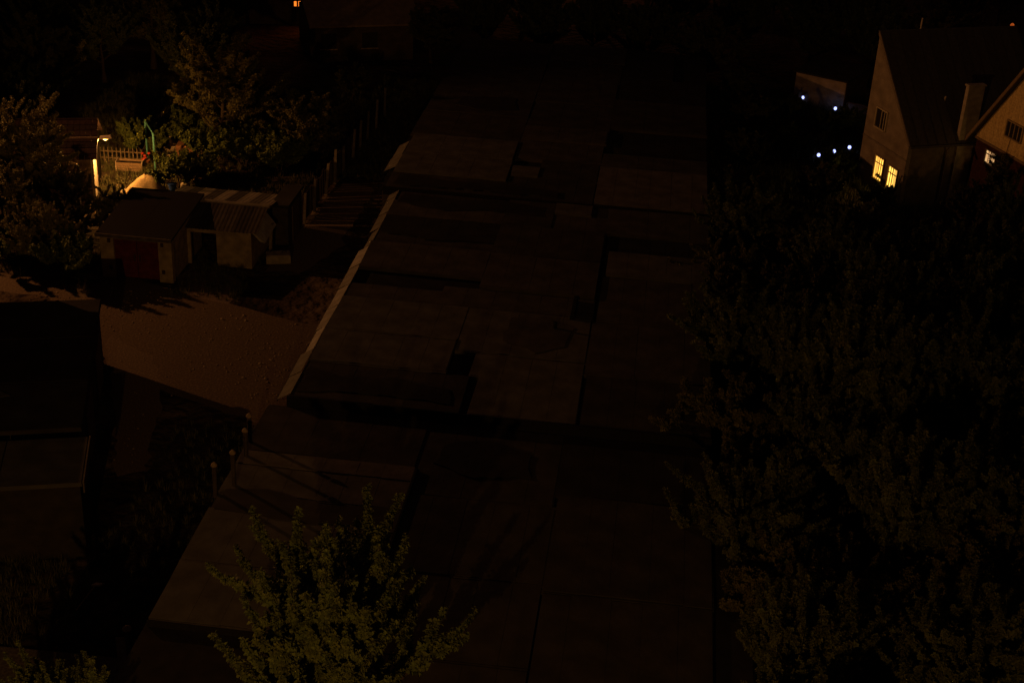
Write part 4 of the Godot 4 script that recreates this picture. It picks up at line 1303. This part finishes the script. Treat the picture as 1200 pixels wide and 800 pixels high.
# style: h, base, r, limbs, shoots, shoot (length), up (0..1), gap, leaf, leaf_w, leaves, color, jitter, fall (droop)
func make_tree(called: String, seed_n: int, s: Dictionary) -> Node3D:
	rng.seed = seed_n
	var t := Node3D.new()
	t.name = numbered(called)
	add_child(t)
	var bark := mat("bark_" + s.get("bark", "a"), s.get("bark_color", Color(0.05, 0.038, 0.028)), 0.95, "blotch", 1.5)
	var h: float = s.h
	var r: float = s.r
	var base: float = s.base
	var shoots := []
	var twigs := start()
	var stems: int = s.get("stems", 1)
	var starts := []
	for k in stems:
		var st := start()
		var lean := Vector3(rng.randf_range(-0.08, 0.08), 1, rng.randf_range(-0.08, 0.08))
		var foot := Vector3.ZERO
		if stems > 1:
			var a := TAU * k / stems + rng.randf()
			foot = Vector3(cos(a), 0, sin(a)) * 0.15
			lean = Vector3(cos(a) * 0.3, 1, sin(a) * 0.3)
		var tr: float = s.get("trunk", 0.16)
		var pts := [foot - Vector3(0, 0.1, 0)]
		var rad := [tr * 1.5]
		for i in range(1, 6):
			var f := i / 5.0
			pts.append(foot + lean * h * 0.72 * f + Vector3(rng.randf_range(-0.12, 0.12), 0, rng.randf_range(-0.12, 0.12)))
			rad.append(tr * (1.0 - 0.72 * f))
		tube(st, pts, rad, 8)
		obj("trunk", st, bark, t)
		starts.append(pts)
		shoots.append([pts[4], (lean + Vector3(rng.randf_range(-0.1, 0.1), 0, 0)).normalized(), s.shoot * 1.4])
	var limbs: int = s.limbs
	for k in limbs:
		var pts: Array = starts[k % stems]
		var f := lerpf(base / h / 0.72, 0.98, pow((k + 0.5) / limbs, 0.85))
		var fi := clampf(f * 5.0, 0.0, 4.99)
		var p0: Vector3 = (pts[int(fi)] as Vector3).lerp(pts[int(fi) + 1], fi - int(fi))
		var a := k * 2.39996 + rng.randf_range(-0.4, 0.4)
		var out := Vector3(cos(a), 0, sin(a))
		var hf := clampf((p0.y - base) / maxf(0.1, h * 0.8 - base), 0.0, 1.0)
		var len := r * lerpf(1.0, 0.45, hf) * rng.randf_range(0.75, 1.15)
		var rise: float = lerpf(0.25, 1.1, s.up) * len + 0.1
		var p1 := p0 + out * len * 0.5 + Vector3(0, rise * 0.3, 0)
		var p2 := p0 + out * len + Vector3(0, rise, 0) + Vector3(rng.randf_range(-0.2, 0.2), rng.randf_range(-0.1, 0.2), rng.randf_range(-0.2, 0.2))
		var lr: float = s.get("trunk", 0.16) * 0.42 * lerpf(1.0, 0.6, hf)
		var st := start()
		tube(st, [p0, p1, p2], [lr, lr * 0.7, lr * 0.3], 6)
		obj("limb", st, bark, t)
		var nsh: int = s.shoots
		for q in nsh:
			var g := rng.randf_range(0.18, 1.0)
			var b: Vector3 = p0.lerp(p1, g * 2.0) if g < 0.5 else p1.lerp(p2, g * 2.0 - 1.0)
			var side := Vector3(rng.randf_range(-1, 1), rng.randf_range(-0.5, 0.6), rng.randf_range(-1, 1))
			var d: Vector3 = (Vector3.UP * s.up * 1.25 + out * (1.1 - s.up) + side * s.jitter).normalized()
			shoots.append([b, d, s.shoot * rng.randf_range(0.55, 1.25) * lerpf(1.0, 0.75, hf)])
	var xf := []
	for sh in shoots:
		var b: Vector3 = sh[0]
		var d: Vector3 = sh[1]
		var n := maxi(2, int(sh[2] / s.gap))
		var bend := Vector3(rng.randf_range(-0.15, 0.15), 0.25 * s.up - s.get("fall", 0.0), rng.randf_range(-0.15, 0.15))
		var prev := b
		var path := [b]
		for i in n:
			var g := (i + 1.0) / n
			var p: Vector3 = b + d * sh[2] * g + bend * sh[2] * g * g
			path.append(p)
			for rep in 4:
				var ax := Vector3(rng.randf_range(-1, 1), rng.randf_range(-0.3, 0.6), rng.randf_range(-1, 1)).normalized()
				var dir := ((p - prev).normalized() * lerpf(0.7, 1.6, g) + ax * 0.75).normalized()
				var sc: float = rng.randf_range(0.75, 1.2) * lerpf(1.1, 0.7, g)
				var u := dir.cross(Vector3(0.3, 0.1, 0.95)).normalized().rotated(dir, rng.randf() * TAU)
				xf.append(Transform3D(Basis(u, dir, u.cross(dir)).scaled(Vector3(sc, sc, sc)), prev.lerp(p, rng.randf())))
			prev = p
		tube(twigs, [path[0], path[path.size() / 2], path[-1]], [0.02, 0.014, 0.006], 4, false)
	var tw := obj("twigs", twigs, bark, t)
	tw.set_meta("kind", "stuff")
	var mm := MultiMesh.new()
	mm.transform_format = MultiMesh.TRANSFORM_3D
	mm.use_colors = true
	mm.mesh = sprig(s.leaf, s.leaf_w, s.leaves, s.get("sprig", 0.3), leaf_mat(s.key, s.color))
	mm.instance_count = xf.size()
	for i in xf.size():
		mm.set_instance_transform(i, xf[i])
		var v := rng.randf_range(0.55, 1.0)
		mm.set_instance_color(i, Color(v * rng.randf_range(0.85, 1.0), v, v * rng.randf_range(0.7, 1.0)))
	var mi := MultiMeshInstance3D.new()
	mi.multimesh = mm
	mi.name = "foliage"
	mi.set_meta("kind", "stuff")
	t.add_child(mi)
	return t

var protos := {}
var proto_used := {}

func plant(kind: String, at: Vector3, scale: float, turn: float, called: String, label: String, category: String, group: String) -> void:
	var o: Node3D
	if proto_used.has(kind):
		o = protos[kind].duplicate()
		o.name = numbered(called)
		add_child(o)
	else:
		o = protos[kind]
		proto_used[kind] = true
	o.position = at
	o.rotation.y = turn
	o.scale = Vector3.ONE * scale
	tag(o, label, category, group)

func trees() -> void:
	var green := Color(0.105, 0.125, 0.036)
	var dull := Color(0.064, 0.07, 0.027)
	protos["near"] = make_tree("maple_tree", 5, {"h": 7.6, "base": 1.6, "r": 2.35, "limbs": 20, "shoots": 12, "shoot": 1.7, "up": 0.72, "gap": 0.12, "leaf": 0.15, "leaf_w": 0.11, "leaves": 11, "sprig": 0.26, "jitter": 0.75, "color": green, "key": "green", "trunk": 0.2})
	protos["a"] = make_tree("maple_tree", 6, {"h": 6.0, "base": 1.2, "r": 2.6, "limbs": 16, "shoots": 11, "shoot": 1.5, "up": 0.6, "gap": 0.16, "leaf": 0.17, "leaf_w": 0.12, "leaves": 11, "sprig": 0.3, "jitter": 0.8, "color": dull, "key": "dull", "trunk": 0.16})
	protos["b"] = make_tree("maple_tree", 17, {"h": 6.6, "base": 1.4, "r": 2.3, "limbs": 17, "shoots": 10, "shoot": 1.6, "up": 0.75, "gap": 0.16, "leaf": 0.16, "leaf_w": 0.12, "leaves": 11, "sprig": 0.3, "jitter": 0.75, "color": dull * 1.1, "key": "dull2", "trunk": 0.15})
	protos["c"] = make_tree("plum_tree", 28, {"h": 5.0, "base": 0.9, "r": 2.4, "limbs": 14, "shoots": 11, "shoot": 1.0, "up": 0.35, "gap": 0.14, "leaf": 0.15, "leaf_w": 0.1, "leaves": 12, "sprig": 0.28, "jitter": 0.95, "color": Color(0.075, 0.066, 0.028), "key": "brown", "trunk": 0.14})
	protos["feather"] = make_tree("ash_tree", 39, {"h": 8.6, "base": 1.6, "r": 3.4, "limbs": 22, "shoots": 8, "shoot": 1.5, "up": 0.45, "gap": 0.17, "leaf": 0.22, "leaf_w": 0.07, "leaves": 12, "sprig": 0.36, "jitter": 0.6, "fall": 0.12, "color": Color(0.11, 0.095, 0.036), "key": "ash", "trunk": 0.2})
	protos["silver"] = make_tree("lamplit_tree", 63, {"h": 6.0, "base": 0.9, "r": 2.9, "limbs": 18, "shoots": 11, "shoot": 1.3, "up": 0.5, "gap": 0.15, "leaf": 0.16, "leaf_w": 0.09, "leaves": 12, "sprig": 0.28, "jitter": 0.85, "color": Color(0.17, 0.145, 0.075), "key": "silver", "trunk": 0.16})  # leaves paler than the other trees: lamplight is put into their colour
	protos["bush"] = make_tree("bush", 50, {"h": 1.7, "base": 0.2, "r": 1.0, "limbs": 14, "shoots": 6, "shoot": 0.55, "up": 0.5, "gap": 0.1, "leaf": 0.14, "leaf_w": 0.1, "leaves": 11, "sprig": 0.2, "jitter": 0.8, "color": Color(0.075, 0.09, 0.022), "key": "bush", "trunk": 0.04, "stems": 5})
	rng.seed = 111
	plant("near", Vector3(-7.35, 0, -29.4), 1.04, 0.4, "maple_tree", "nearest maple with upright leafy shoots, in front of the near garage roof", "tree", "")
	plant("near", Vector3(-13.6, 0, -26.6), 0.64, 2.0, "maple_tree", "small maple whose tips rise at the lower left edge of the yard", "tree", "")
	# the left side of the lane
	plant("silver", Vector3(-31.9, 0, -65.2), 1.1, 1.0, "lamplit_tree", "tall tree with lamplight in its leaf colour at the left edge, left of the lamp house front", "tree", "")
	plant("silver", Vector3(-28.6, 0, -59.9), 0.6, 2.6, "lamplit_tree", "small tree with lamplight in its leaf colour at the corner of the gravel lane", "tree", "")
	plant("bush", Vector3(-30.2, 0, -60.0), 1.3, 0.5, "bush", "lamplit bush at the left edge on the verge of the lane", "bush", "")
	plant("bush", Vector3(-26.7, 0, -58.9), 1.3, 1.1, "bush", "dark bush between the small lamplit tree and the red-doored garage", "bush", "")
	plant("c", Vector3(-26.2, 0, -63.8), 0.62, 4.0, "plum_tree", "dark plum tree between the lamp house and the red-doored garage", "tree", "")
	plant("c", Vector3(-29.9, 0, -66.0), 0.62, 3.3, "plum_tree", "low dark plum tree before the front wall of the lamp house", "tree", "")
	plant("c", Vector3(-28.0, 0, -63.6), 0.5, 5.3, "plum_tree", "low dark plum tree left of the red-doored garage roof", "tree", "")
	plant("silver", Vector3(-32.2, 0, -61.4), 0.8, 5.0, "lamplit_tree", "tree with lamplight in its leaf colour at the left edge on the lane verge, below the tall one", "tree", "")
	plant("feather", Vector3(-24.6, 0, -77.4), 0.9, 0.8, "ash_tree", "big feathery ash tree standing over the lamplit garden", "tree", "")
	plant("c", Vector3(-20.6, 0, -77.2), 0.95, 1.8, "plum_tree", "dark plum tree between the big ash and the concrete posts", "tree", "")
	plant("bush", Vector3(-25.9, 0, -71.8), 1.1, 0.0, "bush", "bright green bush above the striped corrugated roof", "bush", "")
	plant("bush", Vector3(-24.9, 0, -72.6), 1.0, 1.5, "bush", "green bush on the shaded right side of the bright one", "bush", "")
	plant("bush", Vector3(-25.0, 0, -75.5), 1.35, 0.9, "bush", "bush at the foot of the big ash, behind the crate", "bush", "")
	plant("bush", Vector3(-23.4, 0, -76.2), 1.3, 2.9, "bush", "dark bush just right of the big ash trunk", "bush", "")
	plant("bush", Vector3(-20.9, 0, -75.6), 1.3, 3.9, "bush", "dark bush under the plum tree by the concrete posts", "bush", "")
	plant("bush", Vector3(-29.9, 0, -76.6), 1.1, 2.5, "bush", "green bush behind the picket fence", "bush", "")
	plant("bush", Vector3(-28.9, 0, -76.9), 0.7, 3.1, "bush", "small bush behind the teal pipe frame", "bush", "")
	plant("bush", Vector3(-27.5, 0, -78.6), 1.2, 4.1, "bush", "tall bush behind the brown crate", "bush", "")
	# dark trees behind the lamp house and up to the top of the view
	var back := [["feather", -37, -80, 0.85], ["a", -37, -90, 0.9], ["b", -41, -88, 1.1], ["a", -29, -86, 1.05], ["feather", -35, -94, 0.9], ["b", -46, -97, 1.1], ["a", -27.5, -86, 0.75], ["c", -20.0, -90, 0.55], ["b", -40, -104, 1.0], ["a", -31.5, -99, 0.9], ["feather", -48, -108, 0.9], ["c", -16.5, -101, 0.9], ["a", -35.5, -72.5, 1.0], ["c", -40, -74, 1.1]]
	var words := ["dark ash behind the lamp house roof", "dark maple far behind the lamp house ridge", "dim maple in the upper left, behind the ash", "dark maple left of the big ash crown", "dark ash under the orange-windowed house", "dim maple near the top left corner", "dark maple behind the big ash, by the concrete posts", "dark plum behind the last concrete posts", "dim maple at the top edge left of the orange window", "dark maple just below the orange window", "dim ash in the top left corner", "dark plum left of the far end of the garages", "dark maple behind the tall lamplit tree, at the left edge", "dark plum above the tall lamplit tree, at the left edge"]
	for i in back.size():
		plant(back[i][0], Vector3(back[i][1], 0, back[i][2]), back[i][3], rng.randf() * TAU, {"a": "maple_tree", "b": "maple_tree", "c": "plum_tree", "feather": "ash_tree"}[back[i][0]], words[i], "tree", "dark trees behind the lamp house")
	var top := [["b", -13, -103, 0.85], ["a", -9, -102, 0.9], ["b", -5, -104, 0.85], ["a", -1, -102, 0.9], ["c", 3, -100, 1.1], ["a", -11, -112, 1.0], ["b", -5, -114, 1.05], ["a", 1, -112, 1.0], ["b", 6, -108, 1.0], ["a", 11, -106, 1.0], ["b", 15.5, -104, 1.0], ["feather", 20, -103, 0.85], ["b", 9, -118, 1.0], ["a", 16, -118, 1.0], ["b", 24, -116, 1.0], ["a", 28, -124, 1.0], ["c", 29, -104, 1.1], ["a", -14, -124, 1.0], ["b", 2, -126, 1.0]]
	var words2 := ["tree at the far left corner of the farthest garage roof", "second tree from the left along the far end of the garages", "middle tree along the far end of the garages", "fourth tree from the left along the far end of the garages", "plum tree at the far right corner of the farthest garage roof", "tree behind the far left corner of the garages, at the top edge", "tree at the top edge above the middle of the far roof", "tree at the top edge above the right part of the far roof", "tree beyond the right rear corner of the garages", "tree behind the pale shed on its left", "tree straight behind the pale shed", "ash tree between the pale shed and the tall house ridge", "far tree at the top edge above the pale shed", "far tree at the top edge left of the tall house ridge", "far tree at the top edge above the tall house ridge", "far tree at the top right corner", "plum tree behind the tall house roof near the orange lamp", "far tree by the road lamp at the top left of the roofs", "far tree by the road at the top middle"]
	for i in top.size():
		plant(top[i][0], Vector3(top[i][1], 0, top[i][2]), top[i][3], rng.randf() * TAU, {"a": "maple_tree", "b": "maple_tree", "c": "plum_tree", "feather": "ash_tree"}[top[i][0]], words2[i], "tree", "trees beyond the far end of the garages")
	# the grove on the right
	var grove := [
		["b", 5.0, -29.6, 0.72, "tree at the bottom edge right beside the near garage roof"], ["c", 5.2, -35.6, 0.95, "plum tree overhanging the right edge of the near roof"],
		["c", 7.6, -36.5, 0.95, "low plum tree filling the gap at the near right of the garages"], ["c", 11.8, -38, 1.0, "low plum tree between the bottom trees of the grove"], ["a", 7.4, -43.5, 0.95, "low tree right of the seam of near and middle blocks"], ["c", 11.6, -44.5, 1.0, "plum tree between the tallest trees of the grove"], ["b", 7.0, -49.5, 0.9, "tree just left of the tallest tree in the grove"], ["c", 12.2, -51.5, 1.05, "plum tree behind the tallest tree of the grove"], ["c", 7.6, -57, 1.0, "plum tree in the left part of the upper grove"], ["c", 12.0, -58.5, 0.95, "plum tree in the centre of the upper grove"], ["c", 16.6, -59, 0.95, "plum tree on the right of the upper grove"], ["c", 7.6, -64, 0.9, "plum tree below the front garden lights"], ["c", 16.0, -65.5, 0.85, "plum tree between the lit windows and the chimney, below"], ["c", 15.6, -46, 1.0, "plum tree at the right of the middle grove"], ["c", 16.0, -39, 1.0, "low plum tree above the bottom right corner"],
		["b", 5.6, -33, 0.8, "lowest tree of the grove, at the bottom edge beside the near roof"], ["a", 10.6, -34, 0.85, "bottom edge tree in the middle of the grove"], ["b", 14.5, -36, 0.85, "tree in the bottom right corner"],
		["a", 4.3, -39.5, 0.85, "tree overhanging the near block's right edge"], ["b", 9.6, -40, 0.95, "tree with tall shoots in the lower middle of the grove"], ["a", 13.6, -41.5, 1.0, "broad tree at the lower right of the grove"], ["b", 17.4, -43, 0.95, "tall tree cut by the right edge in the lower grove"],
		["c", 4.2, -45.5, 1.05, "plum tree at the seam of near and middle blocks, right side"], ["b", 9.2, -47, 1.1, "tallest tree in the middle of the grove"], ["a", 13.2, -48, 1.1, "big tree right of the tallest one in the grove"], ["b", 17.6, -50, 1.0, "tree by the right edge in the middle of the grove"],
		["a", 4.7, -52, 0.95, "tree overhanging the middle block's right edge"], ["b", 10.2, -54, 1.0, "second-row tree in the centre of the grove"], ["a", 14.6, -55, 1.05, "wide second-row tree right of centre in the grove"], ["b", 19.2, -56.5, 0.95, "second-row tree at the right edge of the grove"],
		["c", 4.4, -59, 1.0, "plum tree beside the very dark strip of the middle roof"], ["a", 9.4, -61, 0.9, "tree left of centre in the upper grove"], ["b", 13.6, -61.5, 0.82, "tree below the lit windows, in the upper grove"], ["a", 18.0, -62, 0.95, "tree below the chimney, in the upper grove"], ["b", 22.6, -63, 0.95, "tree at the right edge in the upper grove"],
		["a", 4.9, -66, 0.85, "tree beside the palest far roof section"], ["c", 10.0, -68, 0.85, "plum tree left below the lit windows"], ["c", 14.0, -68, 0.72, "low plum tree right below the lit windows"], ["b", 18.8, -69, 0.8, "tree in front of the tall house side wall"], ["a", 22.4, -72, 1.0, "tree before the yellow gable house"],
		["c", 5.2, -74, 0.7, "plum tree beside the far block, across from the front garden lights"], ["c", 9.6, -77, 0.6, "low plum tree at the front of the garden lights"], ["c", 18.2, -75.5, 0.65, "low plum tree against the tall house side wall"], ["c", 20.3, -77.2, 1.0, "plum tree partly hiding the lit curtain window"],
		["c", 5.4, -82, 0.62, "plum tree left of the three front garden lights"], ["c", 6.6, -89, 0.6, "plum tree left of the rear garden lights"], ["c", 5.4, -97, 0.55, "tree between the far roof corner and the pale shed"]]
	for g in grove:
		plant(g[0], Vector3(g[1], 0, g[2]), g[3], rng.randf() * TAU, {"a": "maple_tree", "b": "maple_tree", "c": "plum_tree"}[g[0]], g[4], "tree", "grove on the right")
	var bushes := [[11.2, -83.2, 0.9, "bush before the left corner of the tall house"], [13.3, -78.0, 0.85, "bush under the two lit windows"], [8.6, -86.5, 1.0, "bush left of the front garden lights"], [11.4, -91, 0.9, "bush between front and rear garden lights"], [9.3, -94.6, 0.8, "bush before the rear left garden light"], [13.0, -92.3, 0.9, "dark bush before the low garden wall"]]
	for b in bushes:
		plant("bush", Vector3(b[0], 0, b[1]), b[2], rng.randf() * TAU, "bush", b[3], "bush", "bushes round the garden lights")

func undergrowth() -> void:
	rng.seed = 121
	var st := SurfaceTool.new()
	st.begin(Mesh.PRIMITIVE_TRIANGLES)
	st.set_smooth_group(0xFFFFFFFF)
	for i in 16:
		var a := rng.randf() * TAU
		var b := Vector3(cos(a), 0, sin(a)) * rng.randf_range(0, 0.14)
		var tip := b + Vector3(cos(a) * rng.randf_range(0.05, 0.25), rng.randf_range(0.2, 0.5), sin(a) * rng.randf_range(0.05, 0.25))
		var s := Vector3(-sin(a), 0, cos(a)) * 0.018
		for v in [b - s, tip, b + s]:
			st.set_color(Color.WHITE)
			st.add_vertex(v)
	st.generate_normals()
	var me := st.commit()
	me.surface_set_material(0, leaf_mat("grass", Color(0.07, 0.07, 0.028)))
	var areas := [[3.6, 24.0, -100.0, -30.0, 9000, 1.5], [-36.0, -19.0, -92.0, -67.5, 3500, 1.0], [-19.0, -13.5, -96.0, -76.0, 1500, 0.9], [-32.0, -25.5, -62.5, -59.0, 500, 0.8], [-17.5, -13.3, -47.5, -33.5, 350, 0.7], [-30.0, -18.0, -37.5, -33.0, 900, 0.8], [-21.8, -18.5, -64.0, -58.5, 250, 0.7]]
	var xf := []
	for a in areas:
		for i in int(a[4]):
			var p := Vector3(rng.randf_range(a[0], a[1]), 0.0, rng.randf_range(a[2], a[3]))
			var s: float = rng.randf_range(0.6, 1.3) * a[5]
			xf.append(Transform3D(Basis(Vector3.UP, rng.randf() * TAU).scaled(Vector3(s, s, s)), p))
	var mm := MultiMesh.new()
	mm.transform_format = MultiMesh.TRANSFORM_3D
	mm.use_colors = true
	mm.mesh = me
	mm.instance_count = xf.size()
	for i in xf.size():
		mm.set_instance_transform(i, xf[i])
		var v := rng.randf_range(0.5, 1.0)
		mm.set_instance_color(i, Color(v, v, v))
	var mi := MultiMeshInstance3D.new()
	mi.multimesh = mm
	mi.name = "grass"
	mi.set_meta("kind", "stuff")
	tag(mi, "rough grass and weeds under the trees and along the lane", "grass")
	add_child(mi)
